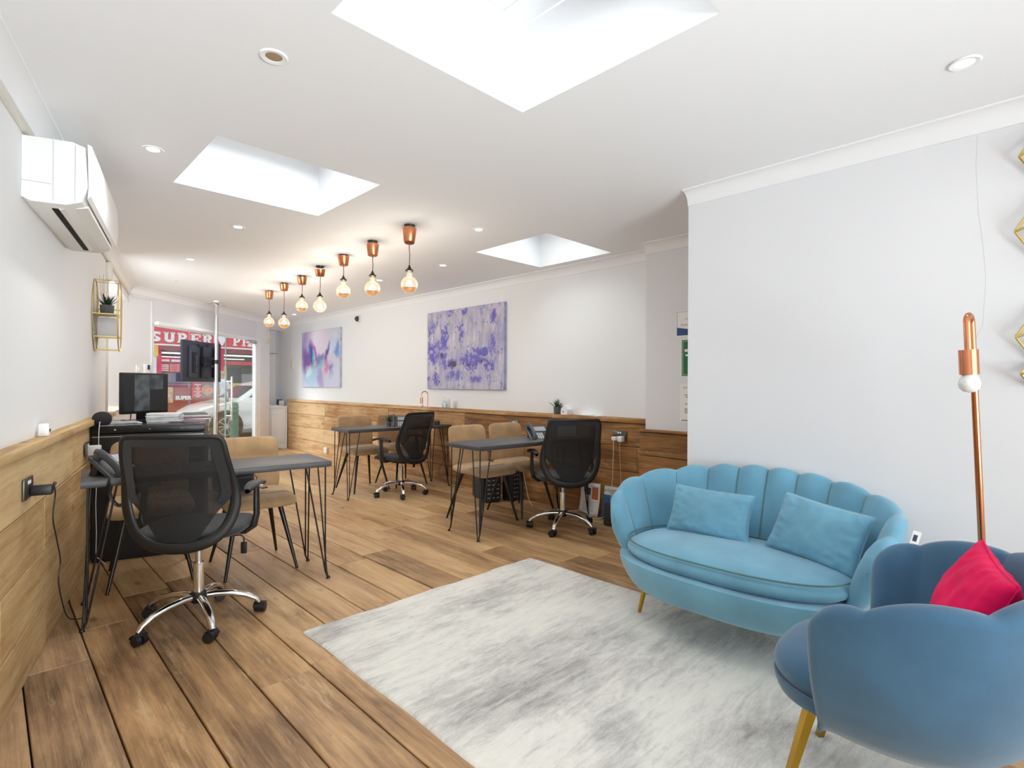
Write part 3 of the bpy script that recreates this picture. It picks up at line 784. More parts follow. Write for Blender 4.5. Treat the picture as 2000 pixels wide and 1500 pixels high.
canvas('small pink, blue and yellow abstract painting near the entrance', 9.72, 8.24, 1.17, 2.165, paint_multi(), pm('canvas_edge_pale', sr(180,186,206), .8, nz=.2, nscale=12))

# notices on the stepped wall
def notice(label, y0, y1, z0, z1, paint):
    t = thing('notice', label, 'notice', (3.977, (y0+y1)/2, (z0+z1)/2), -pi/2)
    w_, h_ = abs(y1-y0), z1-z0
    mb = MB(); mb.box((0,-.002,0),(w_,.003,h_)); mb.build('sheet', M_paper, t, 0)
    paint(t, w_, h_); return t
M_ink = pm('ink', sr(60,60,90), .7); M_inkr = pm('ink_red', sr(170,60,60), .7); M_blueb = pm('certificate_blue', sr(38,78,140), .6); M_cg = pm('certificate_green', sr(32,112,72), .6)
TX = Matrix.Rotation(pi/2,4,'X')
def n1(t, w_, h_):
    mb = MB(); mb.prism([(-w_/2+.008,-h_/2+.01),(w_/2-.008,-h_/2+.01),(w_/2-.008,-h_/2+.03),(-w_/2+.008,-h_/2+.075)], -.0045, -.0037, ax=1); mb.build('blue_corner', M_blueb, t, 0)
    mb = MB()
    for (c_, d_) in (((0,-.0042,h_/2-.009),(w_-.016,.001,.002)),((-w_/2+.009,-.0042,0),(.002,.001,h_-.018))): mb.box(c_, d_)
    mb.build('border', M_ink, t, 0)
    text('WE ARE', .012, M_ink, t, M=Matrix.Translation((-w_/2+.10,-.0042,.035)) @ TX, ext=.0002)
    text('Dockside', .022, M_inkr, t, M=Matrix.Translation((-w_/2+.085,-.0042,-.01)) @ TX, ext=.0002)
def n2(t, w_, h_):
    mb = MB(); mb.box((0,-.0042,0),(w_-.012,.001,h_-.012)); mb.build('green_panel', M_cg, t, 0)
    mb = MB()
    for (c_, d_) in (((0,-.0052,h_/2-.016),(w_-.03,.001,.002)),((0,-.0052,-h_/2+.016),(w_-.03,.001,.002)),((-w_/2+.016,-.0052,0),(.002,.001,h_-.03)),((-w_/2+.055,-.0052,.06),(.05,.001,.020)),((-w_/2+.06,-.0052,.022),(.045,.001,.014))): mb.box(c_, d_)
    mb.build('border', M_paper, t, 0)
def n3(t, w_, h_):
    text('DOCKSIDE', .014, M_ink, t, M=Matrix.Translation((-w_/2+.06,-.0042,h_/2-.03)) @ TX, ext=.0002)
    mb = MB()
    for i, (zz, ww) in enumerate(((.06,.05),(.045,.03),(-.01,.04),(-.05,.05),(-.065,.05),(-.08,.045))): mb.box((-w_/2+.065,-.0042,zz),(ww,.001,.005))
    mb.box((0,-.0042,-h_/2+.008),(w_-.03,.001,.006)); mb.build('printing', M_ink, t, 0)
notice('white certificate with blue corner, topmost notice on the stepped wall', 2.142, 1.86, 1.622, 1.83, n1)
notice('green certificate in a white border, middle notice on the stepped wall', 2.096, 1.89, 1.30, 1.60, n2)
notice('white typed sheet, lowest notice on the stepped wall', 2.105, 1.89, .945, 1.243, n3)

# ------------------------------------------------------------------ sockets, plugs and leads
def socket(M, u, z, label, y=0.0, w_=.146, mat=None, h_=.086):
    t = thing('wall_socket', label, 'socket'); t.matrix_world = M @ Matrix.Translation((u,y,z))
    mb = MB(); mb.box((0,-.004,0),(w_,.008,h_), bev=.0025); mb.build('plate', mat or M_steeld, t)
    mb = MB()
    for s in (-1, 1): mb.box((s*w_*.08,-.0095,h_*.28),(w_*.10,.004,.014), bev=.001)
    mb.build('rocker', M_white, t)
    return t
M_steeld = pm('dark_nickel', sr(104,100,94), .35, .8)
socket(FL, (2.93-3.548)/.974, .80, 'dark metal double socket low on the left cladding nearest the camera')
socket(FL, (4.42-3.548)/.974, .80, 'dark metal socket on the left cladding behind the desk phone')
socket(FR, -2.765, .775, 'double socket on the right cladding with two white chargers', -.07)
socket(FR, -4.13, .80, 'dark double socket on the right cladding behind the middle visitor chairs', -.07)
mb = MB(); mb.box((-8.62,-.072-.018,.11),(.09,.035,.09), bev=.006)
tag(mb.build('plug', M_white, None, 40, FR), 'small white plug low on the far right cladding', 'plug')
t = thing('power_adapter', 'black power adapter in the nearest left wall socket with trailing lead', 'adapter'); t.matrix_world = FL @ Matrix.Translation(((2.93-3.548)/.974+.02,0,.785))
mb = MB(); mb.box((.0,-.045,0),(.045,.07,.040), bev=.006); mb.build('body', M_rubber, t)
mb = MB(); mb.tube(smooth_path([(0,-.078,0),(.03,-.085,.02),(.135,-.06,.003),(.232,-.05,-.06),(.214,-.045,-.16),(.262,-.05,-.263),(.358,-.05,-.396),(.348,-.045,-.477),(.388,-.05,-.587),(.50,-.06,-.72),(.62,-.10,-.778)]), .0028, 6); mb.build('lead', M_rubber, t)
t = thing('plug_charger', 'white plug charger in the left socket behind the desk phone', 'charger'); t.matrix_world = FL @ Matrix.Translation(((4.42-3.548)/.974+.02,0,.785))
mb = MB(); mb.box((0,-.04,0),(.06,.07,.065), bev=.008); mb.build('body', M_white, t)
mb = MB(); mb.tube([(0,-.06,-.03),(.0,-.055,-.12),(-.02,-.05,-.35),(.02,-.05,-.55),(.0,-.05,-.70),(.05,-.10,-.778)], .0022, 6); mb.build('lead', M_white, t)
M_lead = pm('yellowed_cable', sr(206,190,130), .6)
for (u, c_, dx, lab, mt) in ((-2.80,.045,-.03,'white charger plug in the right wall socket, left of the pair',M_white),(-2.735,.05,.03,'white charger plug in the right wall socket, right of the pair',M_lead)):
    t = thing('plug_charger', lab, 'charger'); t.matrix_world = FR @ Matrix.Translation((u,-.07,.745))
    mb = MB(); mb.box((0,-.03,0),(c_,.055,.05 if u > -2.76 else .035), bev=.008); mb.build('body', M_white, t)
    mb = MB(); mb.tube([(0,-.05,-.02),(.0,-.05,-.10),(dx*.4,-.045,-.35),(dx,-.05,-.6),(dx+.01,-.06,-.70),(dx-.10,-.10,-.742),(-.2,-.16,-.742),(-.30,-.30,-.742)], .0024, 6); mb.build('lead', mt, t)
for (pts, lab, mt) in (([(4.06,4.05,.74),(4.07,4.0,.5),(4.05,3.9,.2),(3.98,3.75,.01),(3.9,3.5,.006),(3.95,3.2,.006),(4.02,3.0,.006)], 'thin white cable hanging behind desk to the floor near the paper', M_white),
                       ([(4.07,5.2,.72),(4.08,5.15,.5),(4.05,5.3,.3),(4.08,5.45,.1),(4.02,5.1,.006),(4.04,4.9,.006)], 'dark cable hanging from the middle desk to the skirting', M_rubber),
                       ([(3.98,2.86,.006),(3.88,2.80,.006),(3.80,2.86,.006),(3.85,2.98,.006),(3.97,2.99,.006),(4.02,2.90,.006),(3.95,2.84,.01),(3.86,2.88,.01)], 'loose loop of yellowed cable on the floor beneath the right socket', M_lead)):
    # soften
    P = [Vector(p) for p in pts]; Q = []
    for i in range(len(P)-1):
        p0, p1, p2, p3 = P[max(i-1,0)], P[i], P[i+1], P[min(i+2,len(P)-1)]
        for k in range(6):
            s = k/6; Q.append(.5*((2*p1)+(-p0+p2)*s+(2*p0-5*p1+4*p2-p3)*s*s+(-p0+3*p1-3*p2+p3)*s**3))
    Q.append(P[-1]); mb = MB(); mb.tube(Q, .0026, 6); tag(mb.build('cable', mt), lab, 'cable')

# sensor on the left cap, smart speaker, wire shelf
t = thing('sensor', 'small white cube sensor standing on the left wooden ledge', 'sensor'); t.matrix_world = FL @ Matrix.Translation(((3.35-3.548)/.974,.02,.975))
mb = MB(); mb.box((0,0,.030),(.040,.040,.060), bev=.005); mb.build('body', M_white, t)
mb = MB(); mb.lathe([(0,0),(.007,0),(.007,.002),(0,.002)], (0,-.022,.028), 14, Matrix.Rotation(-pi/2,3,'X') @ Matrix(((1.6,0,0),(0,1,0),(0,0,1)))); mb.build('lens', M_rubber, t)

# ------------------------------------------------------------------ gold oval wire shelf on the left wall
us = (5.161-3.548)/.974
t = thing('wire_shelf', 'oval gold wire wall shelf with two small tiers on the left wall', 'shelf'); t.matrix_world = FL @ Matrix.Translation((us,.05,1.75))
def oval(yy): return [(.165*cos(a), yy, .285*sin(a)*(1+.03*cos(2*a))) for a in [2*pi*k/40 for k in range(40)]]
for yy in (-.004, -.155):
    mb = MB(); mb.tube(oval(yy), .0035, 6, closed=True); mb.build('ring', M_brass, t)
mb = MB()
for a in (1.2, 1.94, -1.2, -1.94):
    p = (.165*cos(a), .285*sin(a)); mb.tube([(p[0],-.004,p[1]),(p[0],-.155,p[1])], .003, 6)
for X in (-.07,.09):
    for yy in (-.004,-.155):
        h = .285*sqrt(max(0,1-(X/.165)**2)); mb.tube([(X,yy,-h),(X,yy,h)], .0028, 6)
mb.build('upright', M_brass, t)
for (xa, xb, z) in ((-.16,.09,.0),(-.07,.15,-.165),(.09,.155,.06)):
    mb = MB(); mb.box2((xa,-.158,z-.003),(xb,-.002,z+.003)); mb.build('tray', M_brass, t, 0)
shelfM = t.matrix_world.copy()
def succulent(name, label, M, r, h, leafL, n, mat, face=False, lean=0, seed=1):
    rnd = random.Random(seed)
    t = thing(name, label, 'plant'); t.matrix_world = M
    mb = MB(); mb.lathe([(0,0),(r*.86,0),(r*.92,.003),(r,h*.92),(r,h),(r*.88,h),(r*.86,h*.86),(0,h*.86)], n=26); mb.build('pot', M_pot, t)
    mb = MB(); mb.lathe([(0,h*.88),(r*.86,h*.88),(r*.8,h*.9),(0,h*.91)], n=20); mb.build('soil', M_gap, t)
    mb = MB()
    for k in range(n):
        a = k*2.4 + rnd.uniform(-.2,.2); el = .25+1.15*(k/n) + rnd.uniform(-.1,.1); L = leafL*(.75+.35*rnd.random())*(1.1-.2*k/n)
        d = Vector((cos(a)*cos(el), sin(a)*cos(el), sin(el))); side = Vector((-sin(a),cos(a),0)); up = d.cross(side)*-1
        pts = []; N = 6
        for i in range(N+1):
            s = i/N; w_ = leafL*.13*(1-s)**.7*(1 if s > .05 else .8)+.0004; c_ = Vector((0,0,h*.88)) + d*L*s + Vector((0,0,1))*L*.12*s*s
            th = w_*.45
            pts.append([c_+side*w_, c_+up*th*.3, c_-side*w_, c_-up*th])
        vs = [[mb.b.verts.new(q) for q in row] for row in pts]
        for i in range(N):
            for j in range(4): mb.b.faces.new((vs[i][j],vs[i][(j+1)%4],vs[i+1][(j+1)%4],vs[i+1][j]))
        mb.b.faces.new(vs[0][::-1]); mb.b.faces.new(vs[-1])
    mb.build('leaves', mat, t, 60)
    if face:
        mb = MB()
        for a in (-.28,.28): mb.box((r*1.0*sin(a)*.98, -r*cos(a)*.985, h*.5),(.007,.002,.002))
        mb.build('face_mark', M_gap, t, 0)
    return t
succulent('potted_succulent', 'spiky dark succulent in grey pot on the gold wire shelf', shelfM @ Matrix.Translation((-.02,-.078,.0035)), .045, .075, .10, 15, M_leafd, seed=3)
mb = MB(); mb.box((.02,-.075,-.0895),(.10,.11,.145), bev=.001)
o = mb.build('box', pm('pale_carton', sr(206,200,198), .6), None, 40, shelfM); tag(o, 'pale grey carton standing on the lower tier of the wire shelf', 'box')
t = thing('reed_diffuser', 'clear reed diffuser with brown reeds behind the succulent on wire shelf', 'diffuser'); t.matrix_world = shelfM @ Matrix.Translation((.055,-.05,.0035))
mb = MB(); mb.lathe([(0,0),(.022,0),(.024,.01),(.022,.05),(.010,.062),(.010,.072),(0,.072)], n=18); mb.build('bottle', M_gel, t)
for (a, e) in ((0.3,.30),(2.2,.25),(3.6,.32),(5.0,.28),(1.4,.15)):
    mb = MB(); mb.cyl((0,0,.01),(cos(a)*.24*e*2.2,sin(a)*.1*e,.30),.0013,n=6); mb.build('reed', pm('reed', sr(176,126,92), .7) if a == .3 else bpy.data.materials['reed'], t)

# ------------------------------------------------------------------ desks
def desk(name, label, loc, rz, L, D=.455, T=.745):
    t = thing(name, label, 'desk', loc, rz, None)
    mb = MB(); th = .036
    # waney slab: slight irregular edges
    N = 14; P = []
    for i in range(N+1): P.append((L*i/N, random.uniform(-.002,.002)))
    for i in range(N+1): P.append((L*(1-i/N), D+random.uniform(-.002,.002)))
    mb.prism(P, T-th, T, ax=2, bev=.005); mb.build('tabletop', M_desk, t, 30)
    for (cx, cy, sx, sy) in ((.03,.03,1,1),(L-.03,.03,-1,1),(L-.03,D-.03,-1,-1),(.03,D-.03,1,-1)):
        mb = MB(); r = .005; zt = T-th
        f = Vector((cx-.02*sx, cy-.005*sy, .012))
        tops = [(cx,cy),(cx+.115*sx,cy+.01*sy),(cx+.01*sx,cy+.115*sy)]
        for (X, Y) in tops:
            d = Vector((X,Y,0))-Vector((f.x,f.y,0)); d.normalize()
            mb.tube([(X,Y,zt-.003),(f.x+d.x*.018,f.y+d.y*.018,.045),(f.x+d.x*.008,f.y+d.y*.008,.018),(f.x,f.y,.012)], r, 8)
        mb.poly([(cx-.015*sx,cy-.015*sy,zt-.002),(cx+.135*sx,cy-.015*sy,zt-.002),(cx-.015*sx,cy+.135*sy,zt-.002)], [(0,1,2)])
        mb.lathe([(0,0),(.012,0),(.013,.006),(.008,.014),(0,.014)], (f.x,f.y,0), 12)
        mb.build('leg', M_black, t, 50)
    return t
def rot2(x, y, a): return (x*cos(a)-y*sin(a), x*sin(a)+y*cos(a))
a1 = radians(-6.5); desk('desk', 'dark desk on hairpin legs beside the left wall, with coil-cord phone', (.330,3.335,0), a1, 1.235, .46)
a2 = radians(-4); desk('desk', 'farther of two hairpin desks along the right wall, below wide painting', (2.712,5.195,0), a2, 1.30)
a3 = radians(-4); desk('desk', 'nearer hairpin desk along the right wall with desk phone, near the sofa', (2.735,3.130,0), a3, 1.33)

# ------------------------------------------------------------------ task chair
def task_chair(loc, rz, dz, label, base_rot):
    t = thing('office_chair', label, 'chair', loc, rz, 'black mesh office chairs at the desks')
    # 5-star chrome base
    b = MB()
    for k in range(5):
        a = 2*pi*k/5 + base_rot
        prof = [(.028,.135),(.08,.136),(.15,.128),(.22,.108),(.268,.080),(.285,.058)]
        b.tube([(r*cos(a), r*sin(a), z) for (r, z) in prof], [.016,.0165,.016,.015,.014,.011], 10, flat=(1.0,1.25))
    bo = b.build('base', M_chrome, t, 50)
    mb = MB(); mb.lathe([(0,.105),(.030,.105),(.045,.125),(.045,.14),(.034,.158),(0,.158)], n=20); mb.build('hub_cover', M_rubber, t)
    for k in range(5):
        a = 2*pi*k/5 + base_rot; c_ = Vector((.285*cos(a), .285*sin(a), 0)); w_ = random.uniform(0, 2*pi)
        mb = MB(); side = Vector((cos(w_), sin(w_), 0)); off = Vector((-sin(w_), cos(w_), 0))*.012
        for s in (-1, 1): mb.cyl(c_+off+side*s*.006+Vector((0,0,.027)), c_+off+side*s*.026+Vector((0,0,.027)), .0265, .025, 18)
        # hood over the wheels
        q = Matrix((side, -Vector((0,0,1)).cross(side), Vector((0,0,1)))).transposed()
        mb.grid(lambda u, v: c_+off+Vector((0,0,.027)) + q @ Vector(((u-.5)*.058, .030*cos(pi*(.05+.72*v)), .030*sin(pi*(.05+.72*v)))), 5, 9)
        mb.cyl(c_+Vector((0,0,.045)), c_+Vector((0,0,.066)), .008, n=10)
        mb.build('caster', M_rubber, t, 40)
    mb = MB(); mb.lathe([(0,.15),(.025,.15),(.025,.30),(.027,.302),(.027,.31),(0,.31)], n=20); mb.build('gas_column', M_chrome, t)
    mb = MB(); mb.lathe([(0,.305),(.014,.305),(.014,.41+dz),(0,.41+dz)], n=16); mb.build('piston', M_steel, t)
    z0 = .425+dz
    mb = MB(); mb.box((0,-.02,z0-.012),(.17,.24,.035), bev=.008); mb.cyl((.0,.09,z0-.02),(.0,.13,z0-.02),.03,n=16); mb.build('mechanism', M_rubber, t)
    mb = MB(); mb.tube([(.06,.0,z0-.012),(.16,.0,z0-.016),(.205,.01,z0-.018),(.215,.012,z0-.03),(.215,.012,z0-.06)], .004, 8); mb.box((.215,.012,z0-.085),(.030,.012,.06), bev=.004); mb.build('tilt_lever', M_rubber, t)
    # seat
    def seat(u, v):
        a = u*2*pi; ph = (v-.5)*pi
        ce, se_ = cos(a), sin(a); ex = .55
        X = .245*(abs(ce)**ex)*(1 if ce > 0 else -1); Y = .235*(abs(se_)**ex)*(1 if se_ > 0 else -1)
        k = max(cos(ph), 0)**.35; zz = sin(ph)
        Z = z0+.035 + .035*zz*(1 if zz > 0 else .85)
        Z += -.02*max(0, (Y*k/.235))**3 + .006*(X*k/.245)**2*(1 if zz > 0 else 0)
        return (X*k, Y*k+.02, Z)
    mb = MB(); mb.grid(seat, 40, 13, cu=True); mb.build('seat', M_blackfab, t, 70)
    # backrest; local: back lies at y=-.23, leaning backwards
    bz = z0+.015; H = .53
    def back(x, h):                    # h 0..1 up the back
        y = -.225 - .055*h - .05*sin(pi*min(1,h*1.25))*-.5 - .07*(h-.55)*(h > .55)
        return Vector((x, y + .09*(x/.25)**2*.6 - .02, bz + H*h - .02))
    side = [(0,0),(.075,.012),(.14,.05),(.19,.125),(.222,.23),(.240,.36),(.243,.50),(.236,.66),(.226,.82),(.217,.94),(.205,.985),(.18,1.0),(.10,1.004)]
    outl = [(x,h) for (x,h) in side] + [(0,1.005)] + [(-x,h) for (x,h) in side[::-1][:-1]]
    P = [back(x,h) for (x,h) in outl]
    R = [.027 if h < .45 else (.024-.010*min(1,(h-.45)/.2)) for (x,h) in outl]
    # smooth closed outline
    N = len(P); Q, RR = [], []
    for i in range(N):
        p0,p1,p2,p3 = P[i-1],P[i],P[(i+1)%N],P[(i+2)%N]
        for k in range(3):
            s = k/3; Q.append(.5*((2*p1)+(-p0+p2)*s+(2*p0-5*p1+4*p2-p3)*s*s+(-p0+3*p1-3*p2+p3)*s**3)); RR.append(R[i]*(1-s)+R[(i+1)%N]*s)
    mb = MB(); mb.tube(Q, RR, 10, closed=True, flat=(.45,1.0,(0,1,0))); mb.build('back_frame', M_rubber, t, 60)
    def hw(h):
        pts = [(.045,.075),(.15,.115),(.30,.165),(.42,.222),(.5,.234),(.66,.228),(.82,.218),(.94,.21),(.985,.20)]
        for (a,b) in zip(pts, pts[1:]):
            if h <= b[0]: s = (h-a[0])/(b[0]-a[0]); return a[1]+(b[1]-a[1])*s
        return pts[-1][1]
    mb = MB(); mb.grid(lambda u, v: back((u*2-1)*hw(.045+.94*v), .045+.94*v)+Vector((0,.004,0)), 17, 25); mb.build('mesh_panel', M_mesh, t, 80)
    # solid fabric border of the mesh
    mb = MB()
    for s in (-1,1): mb.grid(lambda u, v: back(s*(hw(.40+.585*v)-.045*(1-u)-.0), .40+.585*v)+Vector((0,-.004,0)), 4, 16)
    mb.grid(lambda u, v: back((u*2-1)*.19, .92+.07*v)+Vector((0,-.004,0)), 12, 3)
    mb.build('back_border', M_blackfab, t, 60)
    mb = MB(); mb.tube([(0,-.10,z0-.01),(0,-.20,z0-.005),back(0,.0)+Vector((0,.01,.015)),back(0,.06)+Vector((0,.006,0))], [.03,.03,.028,.02], 10, flat=(.4,1.2)); mb.build('back_bracket', M_rubber, t)
    for s in (-1, 1):
        mb = MB()
        mb.tube([(s*.14,.02,z0+.003),(s*.22,.02,z0+.0),(s*.262,.02,z0+.03),(s*.275,.02,z0+.09),(s*.272,.025,z0+.17),(s*.270,.03,z0+.225),(s*.268,.035,z0+.245)], [.018,.02,.022,.021,.019,.018,.017], 10, flat=(.75,1.25,(0,0,1)))
        mb.build('arm_post', M_rubber, t, 60)
        mb = MB(); mb.grid(lambda u, v: Vector((s*.265+.036*cos(2*pi*v)*(1-.25*(2*u-1)**4)*max(.05,sin(pi*min(1,max(0,(.02+.96*u))))**.25), -.10+.26*u, z0+.252-.02*(2*u-1)**2*1.1+.012*sin(2*pi*v))), 14, 12, cv=True)
        mb.build('armrest', M_rubber, t, 60)
    return t
task_chair((.785,3.09,0), radians(54-90), .03, 'nearest black mesh office chair, at the left wall desk', radians(16))
task_chair((3.30,5.10,0), radians(102-90), -.035, 'black mesh office chair farthest away, at the desk below the wide painting', radians(15))
task_chair((3.53,2.95,0), radians(59-90), -.005, 'black mesh office chair between the nearer right desk and the sofa', radians(20))

# ------------------------------------------------------------------ tan visitor chair
def groove(d, w=.012): return math.exp(-(d/w)**2)
def visitor_chair():
    t = thing('visitor_chair', 'tan', 'chair')
    def pad(u, v, W_, D_, T, gx, gy, ex=6):
        # closed surface param: u around superellipse, v from bottom pole to top pole
        a = u*2*pi; ce, se_ = cos(a), sin(a); e = 2/ex
        X = (abs(ce)**e)*(1 if ce > 0 else -1); Y = (abs(se_)**e)*(1 if se_ > 0 else -1)
        return X, Y
    def slab(fn_pos, W_, D_, T, gx, gy, name):
        # front and back grids joined round the rim
        mb = MB(); N, K = 90, 80
        def prof(x, y):
            k = (1-abs(x)**7)*(1-abs(y)**7); k = max(0, k)**.5
            g = 1
            for q in gx: g -= .22*groove((x-q)*W_/2, .009)
            for q in gy: g -= .34*groove((y-q)*D_/2, .010)
            return k*g
        fr = mb.grid(lambda u, v: fn_pos((u*2-1), (v*2-1), T*prof(u*2-1, v*2-1)), N, K)
        bk = mb.grid(lambda u, v: fn_pos((u*2-1), (v*2-1), -T*.9*max(0,(1-abs(u*2-1)**7)*(1-abs(v*2-1)**7))**.5), N, K)
        bmesh.ops.remove_doubles(mb.b, verts=mb.b.verts, dist=2e-4)
        return mb.build(name, M_tan, t, 60)
    def corner(x, y, W_, D_, r=.10):
        # pull corners in for a rounded outline
        k = 1 - r*(abs(x)**6)*(abs(y)**6)
        return x*W_/2*k, y*D_/2*k
    def seatp(x, y, h):
        X, Y = corner(x, y, .46, .45)
        return (X, Y+.02, .462 + h - .025*max(0, y)**4 + (.01 if y < -.6 else 0)*abs(y))
    slab(seatp, .46, .45, .038, (), (0.35,), 'seat')
    def backp(x, y, h):
        X, Z = corner(x, y, .44, .38)
        zz = (Z+.19)/.38
        yy = -.20 - .065*zz - .012*(X/.22)**2*-1.5
        return (X, yy + h, .462 + .0 + Z + .19 + .005)
    slab(backp, .44, .38, .026, (-.34,.34), (-.02,), 'backrest')
    mb = MB()
    for s in (-1, 1): mb.tube([(s*.15,-.15,.425),(s*.15,.16,.425)], .011, 8, flat=(.7,1.3))
    for yy in (-.15,.15): mb.tube([(-.15,yy,.425),(.15,yy,.425)], .011, 8)
    mb.build('seat_frame', M_black, t)
    for (sx, sy) in ((-1,1),(1,1),(-1,-1),(1,-1)):
        mb = MB(); mb.tube([(sx*.13,sy*.13,.432),(sx*.215,(.235 if sy > 0 else -.255),.004)], [.0175,.009], 10); mb.tube([(sx*.215,(.235 if sy > 0 else -.255),.004),(sx*.216,(.2355 if sy > 0 else -.2555),.0)], .010, 10)
        mb.build('leg', M_black, t)
    return t
vc = visitor_chair()
G = 'tan suede visitor chairs facing the desks'
spots = [((1.295,3.80,0), pi-.10, 'tan suede visitor chair behind the left desk with the black bag'),
         ((.755,4.04,0), pi-.16, 'tan suede visitor chair behind the left desk, mostly hidden by mesh chair'),
         ((3.16,5.69,0), pi-.06, 'tan suede visitor chair at the farther right desk, nearer the entrance'),
         ((3.67,5.66,0), pi-.03, 'tan suede visitor chair at the farther right desk, close to the wall'),
         ((3.235,3.655,0), pi-.04, 'tan suede visitor chair at the nearer right desk, room side'),
         ((3.725,3.64,0), pi-.03, 'tan suede visitor chair at the nearer right desk, wall side')]
vc.location = spots[0][0]; vc.rotation_euler = (0,0,spots[0][1]); vc['label'] = spots[0][2]; vc['group'] = G
for (l_, r_, lab) in spots[1:]: dup(vc, l_, r_, lab, G)
# black bag on the first visitor chair
t = thing('shoulder_bag', 'black zipped shoulder bag lying on the tan chair at left desk', 'bag', (1.17,3.80,.515), .05)
mb = MB(); mb.box((0,0,.075),(.22,.16,.15), bev=.035, seg=4); mb.build('body', M_blackfab, t)
mb = MB(); mb.box((.0,-.085,.06),(.17,.03,.085), bev=.012, seg=3); mb.build('front_pocket', M_blackfab, t)
mb = MB(); mb.tube([(-.085,-.101,.095),(.0,-.104,.103),(.085,-.101,.095)], .0025, 6); mb.build('zip', M_navy, t)
mb = MB(); mb.tube([(.10,.0,.13),(.14,-.02,.08),(.13,-.03,.02),(.16,-.06,.008),(.20,-.04,.008)], .008, 8, flat=(.3,1.3)); mb.build('strap', M_rubber, t)
mb = MB(); mb.box((.15,-.05,.045),(.045,.004,.032), rot=Matrix.Rotation(.3,3,'Y')); mb.build('tag', M_white, t, 0)

# ------------------------------------------------------------------ desk phones
def phone(loc, rz, label, scale=1.0):
    t = thing('desk_phone', label, 'phone', loc, rz, 'charcoal desk phones'); t.scale = (scale,)*3
    R_ = Matrix.Rotation(radians(38),3,'X')
    def P(x, y, z): v = R_ @ Vector((x,y,z)); return (v.x, v.y-.02, v.z+.018)
    # slanted body: slab tilted, stand behind
    mb = MB(); b0 = [(-.115,-.075),(.095,-.075),(.10,.115),(-.11,.115)]
    v = [P(x,y,0) for x,y in b0]+[P(x,y,.022) for x,y in b0]
    mb.poly(v, [(3,2,1,0),(4,5,6,7),(0,1,5,4),(1,2,6,5),(2,3,7,6),(3,0,4,7)])
    bmesh.ops.bevel(mb.b, geom=list(mb.b.edges), offset=.004, segments=2, affect='EDGES', profile=.5)
    mb.build('body', M_phone, t)
    mb = MB(); v = [P(x,y,-.003) for x,y in ((-.117,-.083),(.098,-.083),(.098,-.070),(-.117,-.070))]+[P(x,y,.014) for x,y in ((-.117,-.083),(.098,-.083),(.098,-.070),(-.117,-.070))]
    mb.poly(v, [(3,2,1,0),(4,5,6,7),(0,1,5,4),(1,2,6,5),(2,3,7,6),(3,0,4,7)]); mb.build('front_lip', M_offwhite, t, 0)
    mb = MB(); mb.prism([(.055,.0),(.10,.0),(.055,.095),(.035,.075)], -.07, .06, ax=0); mb.build('stand', M_rubber, t, 0)
    def quad(mb, x0, x1, y0, y1, z): mb.poly([P(x0,y0,z),P(x1,y0,z),P(x1,y1,z),P(x0,y1,z),P(x0,y0,z-.004),P(x1,y0,z-.004),P(x1,y1,z-.004),P(x0,y1,z-.004)], [(0,1,2,3),(0,4,5,1),(1,5,6,2),(2,6,7,3),(3,7,4,0)])
    mb = MB(); quad(mb,-.035,.075,.045,.100,.0245); mb.build('screen', M_lcd, t, 0)
    mb = MB()
    for i in range(3):
        for j in range(4): quad(mb,-.035+.022*i,-.019+.022*i,-.055+.020*j,-.043+.020*j,.026)
    quad(mb,.052,.070,-.010,.006,.026)
    mb.build('keypad', M_key, t, 0, kind='stuff')
    # handset
    mb = MB(); mb.tube([P(-.082,-.078,.038),P(-.082,-.062,.050),P(-.082,-.02,.062),P(-.082,.04,.064),P(-.082,.09,.055),P(-.082,.115,.042)], [.020,.023,.020,.020,.024,.020], 12, flat=(.7,1.05)); 
    for yy in (-.062,.092): mb.lathe([(0,-.006),(.02,-.006),(.022,.018),(0,.02)], P(-.082,yy,.030), 14, R_)
    mb.build('handset', pm('handset_grey', sr(70,72,78), .3) if 'handset_grey' not in bpy.data.materials else bpy.data.materials['handset_grey'], t, 60)
    return t
p1 = phone((.50,3.50,.745), radians(38), 'charcoal desk phone with coiled cord hanging off the left desk', 1.0)
# coil cord
Pi = F((.50,3.50,.745), radians(38)).inverted()
Q = smooth_path([Pi @ Vector(p) for p in [(.455,3.36,.77),(.443,3.315,.752),(.439,3.300,.701),(.446,3.297,.657),(.471,3.295,.617),(.502,3.295,.617),(.528,3.297,.645),(.525,3.299,.689),(.517,3.305,.735),(.50,3.36,.765)]], 44)
mb = MB()
C_ = []
for i, q in enumerate(Q):
    T = (Q[min(i+1,len(Q)-1)]-Q[max(i-1,0)]).normalized(); n_ = T.orthogonal().normalized() if abs(T.z) < .99 else Vector((1,0,0)); n_ = Vector((T.z,0.3,-T.x)).normalized(); n_ = (n_-T*n_.dot(T)).normalized(); b_ = T.cross(n_)
    f = min(1, max(0, min((i-40)/30, (len(Q)-60-i)/20))); C_.append(q + (n_*cos(i*1.05)+b_*sin(i*1.05))*.0085*f)
mb.tube(C_, .0022, 5); o = mb.build('coil_cord', M_rubber, p1, 60)
phone((3.60,3.30,.745), radians(-22), 'charcoal desk phone on the nearer right desk', 1.0)
phone((3.46,5.36,.745), radians(-30), 'charcoal desk phone behind the farthest mesh chair', 1.0)
